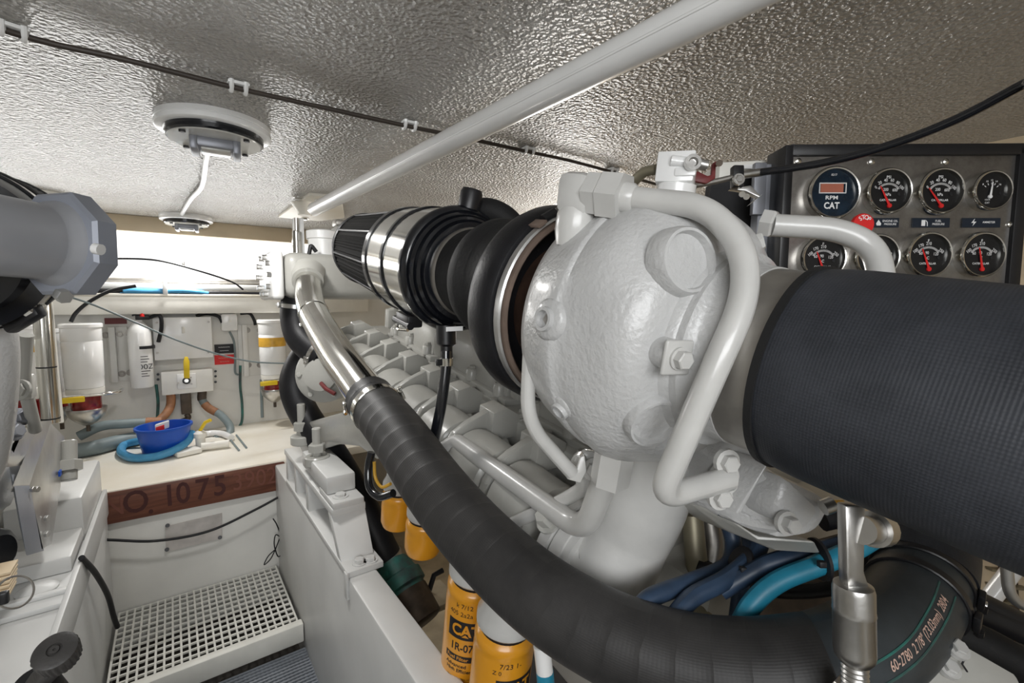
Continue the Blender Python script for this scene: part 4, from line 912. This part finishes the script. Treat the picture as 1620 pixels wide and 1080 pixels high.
ft = D(632, 778, 1.12); can_filter(ft, .041, .085, 'plain yellow oil filter farthest from camera behind the black hose', None, None, ())
q = thing('fuel_line', 'white fuel line with clear sleeve and blue end beside the nearer filter', 'pipe', D(858, 1030, .62))
MB().cyl(D(852, 990, .62), D(857, 1025, .62), .009, 14).build('metal_line', 'aluminium', q); MB().cyl(D(857, 1020, .62), D(862, 1064, .62), .0115, 14).build('sleeve', 'gloss_white', q); MB().cyl(D(862, 1062, .62), D(866, 1110, .62), .012, 14).build('blue_tube', 'cable_teal', q)
# ================================================================== gauge panel
PN = -A([math.sin(YAW), math.cos(YAW), 0]); PC = D(1430, 335, .68)
def PL(x, y, off=0.):
    r = ray(x, y); return CAM + r * (((PC - CAM) @ PN) / (r @ PN)) + PN * off
gp = thing('gauge_panel', 'brushed steel gauge panel in a black frame behind the exhaust hose', 'panel', PL(1430, 440))
cs = [PL(x, y) for x, y in ((1253, 246), (1610, 243), (1588, 470), (1240, 470))]
MB().prism(cs, -PN * .004).build('face_plate', 'brushed_steel', gp, 0)
def bar(name, pts, dep, m='black_metal'): return MB().prism([PL(x, y, .006) for x, y in pts], -PN * dep, bev=.0015).build(name, m, gp)
bar('frame_top', ((1248, 230), (1622, 228), (1621, 246), (1250, 248)), .05)
bar('frame_side', ((1240, 231), (1253, 231), (1241, 470), (1226, 470)), .05)
bar('frame_side', ((1609, 228), (1626, 228), (1606, 470), (1587, 470)), .05)
MB().prism([PL(x, y, -.03) for x, y in ((1222, 250), (1240, 250), (1226, 470), (1206, 470))], -PN * .02).build('side_bracket', 'grey_metal', gp, 0)
MB().prism([PL(x, y, -.012) for x, y in ((1242, 240), (1622, 240), (1600, 470), (1230, 470))], -PN * .05).build('back_box', 'dark_void', gp, 0)
for x, y in ((1262, 255), (1378, 256), (1495, 256), (1612, 256), (1597, 355)):
    MB().lathe(PL(x, y), PN, [(0, .0045), (.002, .0042), (.0032, .002), (.0034, .001)], 16).build('screw', 'chrome', gp)
def ptext(mb, s, x, y, size, off, sx=1., bold=0., rot=0.): return text_flat(mb, s, PL(x, y, off), RT, ZV, size, sx, bold, rot)
PX = .68 / F
def gauge(x, y, rpx, kind, ang=0):
    R = rpx * PX; c = PL(x, y)
    ga = MB().lathe(c, PN, [(-.005, R), (.010, R), (.0135, R * .975), (.0150, R * .93), (.0145, R * .885), (.0088, R * .855)], 48, cap=False).build('gauge', 'chrome', gp)
    MB().lathe(c, PN, [(.0085, R * .875), (.0092, R * .86)], 44).build('dial', 'dial_blue' if kind == 'rpm' else 'dial_black', ga)
    t = MB(); off = .0098
    q = lambda dx, dy: PL(x, y, off) + RT * (dx * R) + ZV * (dy * R)
    def T(s, dx, dy, sz, rot=0, bold=.01, sx=1.): text_flat(t, s, q(dx, dy), RT, ZV, sz * R, sx, bold, rot)
    if kind == 'rpm':
        T('8217', 0, .68, .11); T('RPM', -.05, -.17, .20, 0, .02, 1.3); T('CAT', -.04, -.47, .33, 0, .03, .9)
        fr = MB()
        for dx, dy, wx, wy in ((0, .37, 1.02, .035), (0, .01, 1.02, .035), (-.5, .19, .035, .38), (.5, .19, .035, .38)): fr.box(q(dx - .03, dy), (wx * R, wy * R, .0008), RT, ZV, PN)
        fr.build('screen_frame', 'letter_white', ga, 0)
        MB().box(q(-.06, .19), (.86 * R, .33 * R, .0006), RT, ZV, PN).build('screen', 'lcd', ga, 0)
    elif kind == 'volt':
        for k in range(5):
            a = math.radians(140 - k * 25); T(('8', '10', '12', '14', '16')[k], .55 * math.cos(a), .55 * math.sin(a) - .05, .13)
            MB.box(t, q(.40 * math.cos(a), .40 * math.sin(a) - .05), (.1 * R, .03 * R, .0003), nrm(RT * math.cos(a) + ZV * math.sin(a)), nrm(ZV * math.cos(a) - RT * math.sin(a)), PN)
        T('VOLTS', -.15, -.45, .09); T('CAT', -.15, -.6, .12)
    else:
        psi = kind == 'psi'
        T('PSI' if psi else 'F', -.02, .60, .17)
        nums = ('0', '20', '40', '60', '80', '100') if psi else ('100', '170', '210', '', '250')
        for k, s in enumerate(nums):
            a = math.radians(158 - k * (136 / (len(nums) - 1)))
            if s: T(s, .60 * math.cos(a), .50 * math.sin(a) - .02, .19, (a - math.pi / 2) * .55, .005, .85)
        for k in range(21):
            a = math.radians(158 - k * 6.8); MB.box(t, q(.46 * math.cos(a), .34 * math.sin(a) - .02), (.09 * R, .02 * R, .0003), nrm(RT * math.cos(a) + ZV * math.sin(a)), nrm(ZV * math.cos(a) - RT * math.sin(a)), PN)
        for s, dx, dy in ((('200', -.12, .07), ('600', .28, .05)) if psi else (('60', -.32, .06), ('90', -.05, .08), ('120', .33, .03))): T(s, dx, dy, .18, 0, .005, .85)
        T('kPa' if psi else 'C', 0, -.14, .17); T('CATERPILLAR', 0, -.38, .12, 0, .015, 1.0)
    t.build('dial_print', 'letter_white', ga, 0)
    if kind != 'rpm':
        a = math.radians(ang); piv = (.06, -.62) if kind != 'volt' else (-.05, -.30); ln = .95 if kind != 'volt' else .72
        d = nrm(RT * math.cos(a) + ZV * math.sin(a)); n_ = np.cross(PN, d); p0 = q(*piv) + PN * .0008
        MB().prism([p0 - n_ * R * .055, p0 + n_ * R * .055, p0 + d * R * ln + n_ * R * .018, p0 + d * R * ln - n_ * R * .018], PN * .0006).build('needle', 'red' if kind != 'volt' else 'letter_white', ga, 0)
        MB().lathe(q(*piv), PN, [(0, R * .1), (.0018, R * .09)], 16).build('needle_hub', 'red' if kind != 'volt' else 'letter_white', ga)
        MB().lathe(q(.46, -.12), PN, [(0, R * .07), (.0004, R * .06)], 12).build('stop_pin', 'letter_black', ga)
a_ = PL(1430, 350, -.055); MB().tube([a_, a_ - PN * ((1.625 - a_[0]) / -PN[0])], .02, 14).build('support_tube', 'grey_metal', gp)
gauge(1311, 308, 41, 'rpm'); gauge(1397, 305, 35.5, 'psi', 118); gauge(1478, 305, 36, 'psi', 128); gauge(1557, 304, 31, 'volt', 84)
gauge(1295, 409, 36, 'temp', 112); gauge(1378, 407, 36, 'temp', 110); gauge(1459, 404, 36, 'temp', 112); gauge(1542, 404, 36, 'temp', 102)
for x0, x1, l1, l2 in ((1375, 1421, 'ENGINE OIL', 'PRESSURE'), (1442, 1501, 'FUEL', 'PRESSURE'), (1521, 1581, 'AMMETER', '')):
    npl = MB().prism([PL(x, y, .002) for x, y in ((x0, 345), (x1, 345), (x1 - 1, 360), (x0 - 1, 360))], -PN * .0015).build('name_plate', 'decal_navy', gp, 0)
    t = MB(); xm = x0 + (x1 - x0) * .68
    ptext(t, l1, xm, 350 if l2 else 352, .0042, .0024, 1, .01)
    if l2: ptext(t, l2, xm, 355, .0042, .0024, 1, .01)
    xi = x0 + (x1 - x0) * .28
    if l1 == 'FUEL':
        t.box(PL(xi, 353, .0024), (.0055, .0085, .0003), RT, ZV, PN); t.tube([PL(xi + 4, 349, .0024), PL(xi + 6, 352, .0024), PL(xi + 6, 358, .0024)], .0006, 5)
    elif l1 == 'AMMETER': t.prism([PL(xi + a, 352 + b, .0024) for a, b in ((2, -6), (-4, 1), (0, 1), (-2, 6), (4, -1), (0, -1))], PN * .0002)
    else: t.prism([PL(xi + a, 353 + b, .0024) for a, b in ((0, -5), (4, 1), (3, 4), (-3, 4), (-4, 1))], PN * .0002)
    t.build('plate_print', 'letter_white', npl, 0)
sk = thing('stop_knob', 'round red STOP knob in front of the gauge panel', 'knob', D(1364, 355, .60))
kc = D(1364, 355, .60)
MB().lathe(kc, PN, [(-.03, .005), (-.004, .005), (-.003, .0135), (.001, .0142), (.003, .0132), (.0032, .001)], 36).build('button', 'red', sk)
t = MB()
for k, ch in enumerate('STOP'):
    a = math.radians(128 - k * 27); text_flat(t, ch, kc + PN * .0036 + RT * .0085 * math.cos(a) + ZV * (.0085 * math.sin(a)), RT, ZV, .0078, .95, .015, a - math.pi / 2)
t.build('lettering', 'letter_white', sk, 0)
# bracket, light box and control cable left of the panel
lb = thing('bracket_box', 'white boxed bracket at the top left corner of the gauge panel', 'bracket', PL(1205, 245, -.06))
MB().prism([PL(x, y, -.06) for x, y in ((1168, 236), (1252, 232), (1240, 246), (1182, 262), (1166, 268))], -PN * .06, bev=.003).build('shell', 'ivory', lb)
MB().prism([PL(x, y, -.055) for x, y in ((1206, 243), (1243, 243), (1240, 250), (1206, 250))], PN * .002).build('reflector', 'gloss_white', lb, 0)
MB().prism([PL(x, y, -.02) for x, y in ((1207, 250), (1226, 250), (1222, 335), (1202, 335))], -PN * .01, bev=.001).build('upright', 'grey_metal', lb)
MB().prism([PL(x, y, -.075) for x, y in ((1160, 270), (1255, 244), (1240, 360), (1150, 330))], -PN * .02).build('back_plate', 'dark_void', lb, 0)
cl = thing('control_cable', 'black control cable slanting in front of the gauge panel', 'cable', D(1400, 220, .5))
MB().tube(catmull([D(2600, -420, .30), D(1700, 92, .40), D(1620, 133, .43), (D(1510, 190, .475)), D(1400, 232, .52), D(1300, 258, .56), D(1200, 273, .60)], 8), .0047, 12).build('sheath', 'gloss_black', cl)
MB().tube([D(1206, 272, .60), D(1172, 277, .60)], .0052, 12).build('ferrule', 'steel', cl); MB().tube([D(1174, 277, .60), D(1118, 290, .60), D(1085, 296, .60)], .0036, 10).build('inner_rod', 'dull_steel', cl)
MB().box(D(1166, 280, .60), (.014, .012, .028), RT, FW, UP, bev=.002).build('anchor', 'black_metal', cl); bolt(cl, D(1168, 284, .59), -FW, .005, .004, 'steel')
ls = thing('lever_shackle', 'grey steel shackle bracket below the control cable anchor', 'bracket', D(1180, 310, .62))
MB().prism([D(x, y, .61) for x, y in ((1156, 298), (1188, 293), (1204, 310), (1186, 324), (1200, 311), (1180, 302))], FW * .01, bev=.001).build('strap', 'aluminium', ls)
for x, y in ((1174, 307), (1181, 311)): MB().cyl(D(x, y, .612), D(x, y, .604), .004, 10).build('rivet', 'chrome', ls)

# ================================================================== bottom right: rod, cables, clutter
tr = thing('clevis_rod', 'bright steel clevis rod standing in front of the printed hose', 'rod', D(1350, 1070, .335))
def R_(x, y, d=.335): return D(x, y, d)
MB().prism([R_(1338, 800), (R_(1370, 800)), R_(1368, 905), R_(1377, 932), R_(1342, 932), R_(1340, 905)], FW * .010, bev=.0015).build('flat_bar', 'steel', tr)
base = R_(1352, 1046, .340); top_ = R_(1350, 922, .340); axr = nrm(top_ - base); Lr = np.linalg.norm(top_ - base)
def scoop(t_, r_, a_): return r_
MB().lathe(base, axr, [(0, .0100), (.004, .0128), (.008, .0134), (Lr * .62, .0134), (Lr * .64, .0138), (Lr * .68, .0134), (Lr * .92, .0134), (Lr * .98, .0125), (Lr, .009)], 36).build('clevis_body', 'steel', tr)
th = MB(); zb = base - axr * .03
for k in range(9): th.lathe(zb + axr * .0035 * k, axr, [(0, .0078), (.00175, .0089), (.0035, .0078)], 22)
th.build('thread', 'steel', tr)
MB().cyl(base - axr * .60, base - axr * .028, .0078, 16).build('stud', 'steel', tr)
MB().hexa(base - axr * .040, base - axr * .018, .0145, .12).build('lock_nut', 'steel', tr)
MB().cyl(R_(1378, 838, .345), R_(1362, 838, .335), .010, 18).build('pin', 'steel', tr); MB().cyl(R_(1392, 836, .352), R_(1380, 837, .345), .013, 18).build('pin_head', 'steel', tr)
def hcable(pts, r, m, label, name='cable', n=10): return cable(name, [D(*p_) for p_ in pts], r, m, label, 'cable', n, 14)
hcable(((1148, 815, .56), (1160, 860, .55), (1150, 895, .53), (1095, 920, .50), (1030, 945, .48), (1005, 975, .47)), .0095, 'cable_blue', 'dark blue cable curving left under the flywheel housing')
hcable(((1172, 835, .58), (1180, 875, .58), (1172, 930, .57), (1165, 985, .55)), .0095, 'cable_blue', 'dark blue cable dropping straight behind the big hose')
hcable(((1205, 840, .52), (1195, 875, .51), (1150, 915, .49), (1095, 945, .475), (1060, 985, .46)), .0095, 'cable_blue', 'near dark blue cable crossing the tied bunch')
hcable(((1345, 858, .48), (1290, 872, .48), (1225, 888, .48), (1190, 905, .485), (1140, 935, .49)), .0090, 'cable_blue', 'upper blue cable running right behind the steel rod')
hcable(((1400, 838, .46), (1345, 872, .46), (1290, 895, .46), (1230, 920, .46), (1190, 955, .46), (1165, 1000, .46)), .0098, 'cable_teal', 'bright teal cable running right behind the steel rod')
hcable(((1100, 890, .60), (1160, 915, .60), (1240, 935, .60), (1330, 925, .58), (1380, 880, .56)), .009, 'black_rubber', 'black cable at the back of the cable bunch')
for p_, d_, R_t, lb in (((1168, 893, .505), (1, -.5, .1), .020, 'black zip tie round the dark blue cables'), ((1292, 884, .465), (1, .1, 0), .019, 'black zip tie round the teal cable')):
    q = thing('zip_tie', lb, 'tie', D(*p_)); MB().lathe(D(*p_), nrm(RT * d_[0] + UP * d_[1]), [(0, R_t), (.0005, R_t + .0012), (.0035, R_t + .0012), (.004, R_t)], 28).build('loop', 'letter_black', q)
    MB().box(D(p_[0] + 8, p_[1] + 8, p_[2] - .02), (.007, .006, .006), RT, FW, UP, bev=.001).build('head', 'letter_black', q)
hcable(((1095, 815, .62), (1100, 870, .61), (1105, 920, .60), (1110, 990, .58)), .014, 'olive', 'left thick grey sleeved hose hanging under the flywheel housing', 'sleeved_hose')
hcable(((1122, 815, .63), (1128, 860, .62), (1122, 910, .61), (1124, 990, .60)), .012, 'dull_steel', 'right grey sleeved hose hanging under the flywheel housing', 'sleeved_hose')
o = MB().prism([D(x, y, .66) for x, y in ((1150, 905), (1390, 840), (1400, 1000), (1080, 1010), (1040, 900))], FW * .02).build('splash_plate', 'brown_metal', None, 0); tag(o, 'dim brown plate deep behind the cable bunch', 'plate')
# cracked white block with bolts
cbk = thing('bolted_block', 'cracked white painted block with bolts at the bottom right corner', 'block', D(1560, 1070, .42))
MB().prism([D(x, y, .43) for x, y in ((1484, 1020), (1512, 1010), (1610, 1066), (1640, 1130), (1440, 1130))], nrm((.1, .6, -.8)) * .05, bev=.004).build('block', 'engine_paint', cbk)
for x, y in ((1514, 1026), (1500, 1056)): bolt(cbk, D(x, y, .43), nrm((-.3, -.5, .8)), .0065, .007, 'pipe_paint')
q = MB().tube([D(x, y, .4255) for x, y in ((1520, 1030), (1526, 1042), (1522, 1050), (1530, 1062))], .0009, 5).build('crack', 'letter_black', cbk)
# outboard clutter
hcable(((1480, 985, .62), (1560, 1020, .60), (1640, 1065, .58)), .022, 'dull_rubber', 'thick dull black hose low at the right edge', 'outboard_hose')
o = thing('orange_bracket', 'bright orange bracket among dark parts at the right edge', 'bracket', D(1570, 1010, .75))
MB().prism([D(x, y, .75) for x, y in ((1560, 1000), (1608, 1014), (1600, 1034), (1584, 1026), (1564, 1010))], FW * .02, bev=.002).build('plate', 'orange', o); MB().prism([D(x, y, .76) for x, y in ((1522, 975), (1536, 984), (1534, 994), (1524, 988))], FW * .02, bev=.002).build('tab', 'orange', o)
o = thing('orange_rail', 'orange edged rack with dark shelves behind the white tube', 'rack', D(1590, 900, 1.1))
MB().prism([D(x, y, 1.1) for x, y in ((1540, 872), (1620, 892), (1620, 900), (1540, 880))], FW * .02).build('rail', 'orange', o, 0)
MB().prism([D(x, y, 1.12) for x, y in ((1568, 880), (1640, 890), (1640, 990), (1566, 960))], FW * .02).build('back', 'brown_metal', o, 0)
for y in (900, 925, 950): MB().prism([D(x, yy, 1.1) for x, yy in ((1570, y), (1630, y + 6), (1630, y + 10), (1570, y + 4))], FW * .015).build('shelf', 'olive', o, 0)
o = MB().tube([D(1556, 960, .95), D(1608, 893, .95), D(1640, 850, .95)], .016, 20).build('white_tube', 'gloss_white', None); tag(o, 'thick white diagonal tube at the right edge', 'tube')
o = MB().tube([D(1548, 950, 1.15), D(1548, 860, 1.15)], .035, 20).build('cream_post', 'tan_wall', None); tag(o, 'cream upright post below the exhaust hose', 'post')
o = MB().tube(fillet([D(1592, 890, .6), D(1597, 948, .6), D(1640, 965, .6)], .02), .0065, 12).build('bent_bracket', 'aluminium', None); tag(o, 'bent grey steel rod bracket at the right edge', 'bracket')
o = thing('dark_linkage', 'oily black linkage bars crossing the lower right corner', 'linkage', D(1560, 960, .7))
for (x0, y0, x1, y1, r_) in ((1500, 925, 1640, 995, .014), (1520, 955, 1640, 1005, .020), (1510, 985, 1560, 1010, .016), (1490, 905, 1530, 935, .016)): MB().tube([D(x0, y0, .70), D(x1, y1, .68)], r_, 12).build('link_bar', 'black_metal', o)
MB().cyl(D(1535, 946, .67), D(1560, 958, .66), .006, 10).build('pin', 'aluminium', o)
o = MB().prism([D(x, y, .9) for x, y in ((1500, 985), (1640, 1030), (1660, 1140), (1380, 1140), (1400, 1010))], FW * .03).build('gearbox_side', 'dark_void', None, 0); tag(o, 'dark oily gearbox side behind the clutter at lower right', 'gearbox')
o = MB().tube(catmull([D(1300, 822, .50), D(1322, 818, .50), D(1340, 826, .50)], 6), .012, 14).build('black_plug', 'black_metal', None); tag(o, 'ribbed black plug between flywheel housing and steel rod', 'plug')
MB().lathe(D(1318, 800, .47), RT, [(0, .006), (.01, .006)], 12).build('stud_cap', 'amber', en)

# ================================================================== port engine at the left edge
pe = thing('marine_engine', 'grey white engine partly in view at the left edge', 'engine', (-.6, 1.2, .4), 'main engines')
MB().box2((-1.0, .95, .42), (-.40, 2.1, .95), bev=.03).build('engine_block', 'engine_paint', pe)
# casting flank at the very left
MB().tube(catmull([D(-60, 430, .62), D(-22, 520, .63), D(-18, 620, .66), D(-30, 720, .70), D(-60, 800, .74)], 8), .030, 24).build('casting_flank', 'cast_paint', pe)
fa = nrm(-FW * .93 - RT * .16 - UP * .04); fo = D(84, 385, .56)
fl = thing('pipe_flange', 'blurred blue grey octagonal flange at the left edge', 'flange', fo)
MB().lathe(fo, fa, [(-.030, .060), (-.026, .066), (-.004, .066), (0, .062)], 8, ref=nrm(RT * .9 + UP * .38)).build('octagon', 'blue_grey', fl, 20)
MB().lathe(fo, fa, [(-.002, .052), (.004, .050), (.010, .0455), (.016, .0445)], 44).build('collar', 'flange_grey', fl)
MB().tube([fo, fo + fa * .05, fo + fa * .11, fo + fa * .20 - XV * .06, fo + fa * .28 - XV * .2], .0445, 40).build('pipe_end', 'flange_grey', fl)
MB().cyl(D(150, 393, .50), D(160, 395, .50), .006, 12).build('bolt', 'gloss_white', fl)
MB().hexa(D(96, 466, .52), D(104, 470, .515), .008).build('drain_plug', 'aluminium', fl)
pf = thing('air_filter', 'black ribbed air filter can at the left edge behind the grey flange', 'filter', D(-45, 375, .78))
pa = EV; pc0 = D(-58, 388, .60)
MB().lathe(pc0, pa, [(-.12, .075), (-.09, .080), (-.085, .098), (-.06, .103), (0, .103)], 56).build('can', 'gloss_black', pf)
MB().lathe(pc0, pa, [(-.045, .1038), (-.012, .1038)], 56, cap=False).build('silver_band', 'dull_steel', pf)
MB().lathe(pc0, pa, [(0, .100), (.16, .094)], 192, lambda t_, r_, a_: r_ * (1.014 if int(a_ / (2 * math.pi) * 192) % 2 else .99)).build('pleats', 'filter_mesh', pf, 0)
for s_, r_ in ((-.05, .1035), (-.006, .1035), (.0, .1035), (.16, .0945)): MB().ring(pc0 + pa * s_, pa, r_, .003, 56, 8).build('rib_ring', 'gloss_black', pf)
lt = MB().box(D(36, 500, .60), (.050, .016, .026), nrm(RT * .85 + UP * .5), FW, nrm(UP * .85 - RT * .5), bev=.005).build('latch', 'black_metal', pf)
MB().box(D(32, 492, .592), (.040, .006, .010), nrm(RT * .85 + UP * .5), FW, nrm(UP * .85 - RT * .5), bev=.002).build('latch_strip', 'chrome', lt)
MB().lathe(D(47, 484, .60), nrm(RT * .85 + UP * .5), [(-.004, .016), (.006, .016), (.008, .012)], 20).build('latch_end', 'chrome', lt)
# steel post
sp = thing('steel_post', 'upright stainless post with black ties in front of the canisters', 'post', ony(88, 665, 1.9))
a, b = ony(66, 478, 1.9), ony(80, 668, 1.9); MB().cyl(b, a, .022, 24).build('tube', 'chrome', sp)
for f_ in (.03, .46): MB().lathe(b + (a - b) * f_, a - b, [(0, .0228), (.004, .0228)], 20).build('tie', 'black_rubber', sp)
o = MB().cyl(ony(94, 668, 1.93), ony(76, 478, 1.93), .010, 14).build('white_conduit', 'ivory', None); tag(o, 'slim white conduit beside the stainless post', 'conduit')
# brackets and mount on the port bed
pm = thing('engine_mount', 'aluminium plate and box mount standing on the left engine bed', 'mount', (-.28, 1.5, BED))
def L(x, y, X=-.245): return onx(x, y, X)
MB().prism([L(47, 768), L(80, 668), L(102, 690), L(96, 770), L(82, 860), L(66, 870)], (-.012, .006, 0), bev=.002).build('side_plate', 'aluminium', pm)
MB().prism([L(22, 768), L(47, 768), L(70, 872), L(42, 880)], (-.03, .12, .02), bev=.003).build('front_web', 'blue_grey', pm)
MB().prism([L(47, 766), L(82, 664), L(62, 666), L(20, 768)], (-.004, 0, -.012), bev=.002).build('top_plate', 'aluminium', pm)
MB().prism([L(8, 722), L(40, 720), L(60, 674), L(34, 676)], (-.004, 0, -.02), bev=.002).build('rear_plate', 'aluminium', pm)
MB().prism([L(14, 708), L(36, 650), L(46, 660), L(22, 718)], (-.02, .02, .0), bev=.002).build('tilt_plate', 'gloss_white', pm)
for x, y in ((30, 660), (22, 682)): bolt(pm, L(x, y, -.24), nrm((.8, -.5, .2)), .012, .012, 'grey_metal')
for x, y in ((50, 774), (57, 774)): bolt(pm, L(x, y, -.241), nrm((.9, -.4, .1)), .006, .005, 'steel', False)
bolt(pm, L(72, 820, -.241), nrm((.9, -.4, .1)), .007, .006, 'aluminium', False); bolt(pm, L(72, 845, -.241), nrm((.9, -.4, .1)), .007, .006, 'aluminium', False)
MB().box(L(95, 748, -.240), (.004, .02, .012)).build('blue_mark', 'blue_bucket', pm, 0)
st = MB().cyl(onx(109, 760, -.232), onx(109, 697, -.232), .017, 16, .002).build('stud', 'engine_paint', pm)
MB().hexa(onx(109, 745, -.232), onx(109, 728, -.232), .027).build('nut', 'engine_paint', st)
MB().box2((-.36, 1.62, BED), (-.212, 1.99, BED + .13), bev=.01).build('pedestal', 'bed_paint', pm)
MB().box2((-.36, 1.30, BED), (-.207, 1.62, BED + .012), bev=.003).build('foot_plate', 'bed_paint', pm)
MB().box2((-.40, 1.44, BED + .012), (-.215, 1.62, BED + .05), bev=.006).build('step_block', 'bed_paint', pm)
MB().lathe((-.265, 1.385, BED + .012), ZV, [(0, .035), (.004, .035), (.010, .026), (.013, .001)], 28).build('foot_bolt', 'bed_paint', pm)
MB().box2((-.38, 1.335, BED + .012), (-.212, 1.352, BED + .022), bev=.003).build('weld_bar', 'bed_paint', pm)
MB().box2((-.212, 1.1, BED - .06), (-.200, 1.99, BED + .025), bev=.003).build('edge_strip', 'bed_paint', pm)
MB().tube(fillet([D(38, 560, .80), D(42, 530, .80), D(36, 600, .82), D(56, 680, .9)][1:], .03), .010, 12).build('stay_rod', 'engine_paint', pe)
MB().box(D(33, 612, .84), (.035, .04, .045), bev=.006).build('lug', 'engine_paint', pe); bolt(pe, D(34, 616, .80), -FW, .012, .008, 'engine_paint')
MB().box(D(33, 580, .86), (.022, .02, .05), bev=.004).build('hex_post', 'grey_metal', pe)
MB().prism([onx(x, y, -.3) for x, y in ((-30, 735), (40, 735), (20, 800), (-30, 830))], (-.05, .03, 0), bev=.01).build('shroud', 'cast_paint', pe)
MB().prism([onx(x, y, -.29) for x, y in ((-20, 830), (18, 836), (30, 850), (28, 890), (0, 915), (-20, 905))], (-.04, .02, 0), bev=.006).build('pocket', 'engine_paint', pe)
MB().lathe(onx(3, 872, -.285), nrm((.9, -.4, .1)), [(-.01, .03), (.004, .03), (.006, .024)], 24).build('dark_port', 'dark_void', pe)
vg = thing('vent_grille', 'small tan slatted grille low at the left edge', 'grille', onx(4, 915, -.26))
for k in range(6): MB().box(onx(4 - k * .6, 900 + k * 7, -.262), (.03, .05, .0045), bev=.001).build('slat', 'tan_wall', vg)
kr = thing('split_ring', 'thin wire split ring hanging on the left bed edge', 'ring', onx(24, 938, -.24)); MB().ring(onx(24, 936, -.235), nrm((.7, -.6, .5)), .026, .0018, 36, 6).build('ring_loop', 'dull_steel', kr); MB().box(onx(6, 945, -.235), (.012, .012, .02), bev=.003).build('clasp', 'black_metal', kr)
rj = thing('red_jar', 'dark red sight bowl below the small white cap at left', 'bowl', ony(50, 655, 1.95)); MB().lathe(ony(50, 668, 1.95), ZV, [(0, .03), (.01, .042), (.07, .042), (.075, .035)], 24).build('bowl', 'bowl_red', rj); MB().lathe(ony(48, 640, 1.95), ZV, [(0, .038), (.03, .036), (.05, .02)], 24).build('cap', 'ivory', rj)
# black knob in the near corner
kn = thing('hand_knob', 'dark grey ribbed hand knob at the bottom left corner', 'knob', D(60, 1075, .46))
ka = nrm(RT * .22 + UP * .72 - FW * .5); kc = D(92, 1036, .455)
MB().lathe(kc - ka * .008, ka, [(-.004, .013), (0, .0165), (.016, .0180), (.019, .017), (.0205, .014), (.021, .006), (.0195, .0055), (.0195, .001)], 96, lambda t_, r_, a_: r_ * (.955 if (int(a_ / (2 * math.pi) * 48) % 2 and t_ < .0165) else 1.0)).build('grip', 'knob_grey', kn, 25)
MB().lathe(kc + ka * .0112, ka, [(0, .004), (.002, .0038), (.002, .0012), (.001, .001)], 16).build('hub', 'knob_grey', kn)
MB().tube([kc - ka * .008, D(66, 1072, .475), D(40, 1110, .49)], .0105, 24).build('stem', 'knob_grey', kn)
MB().tube(catmull([D(52, 1084, .487), A([-.16, .62, .55]), A([-.23, .64, .46]), A([-.25, .64, BED])], 8), .016, 20).build('lever_arm', 'dull_rubber', kn)
MB().lathe(D(52, 1082, .485), nrm(ka), [(-.04, .020), (-.005, .0195), (.0, .017), (.001, .010)], 32).build('collar', 'dull_rubber', kn)
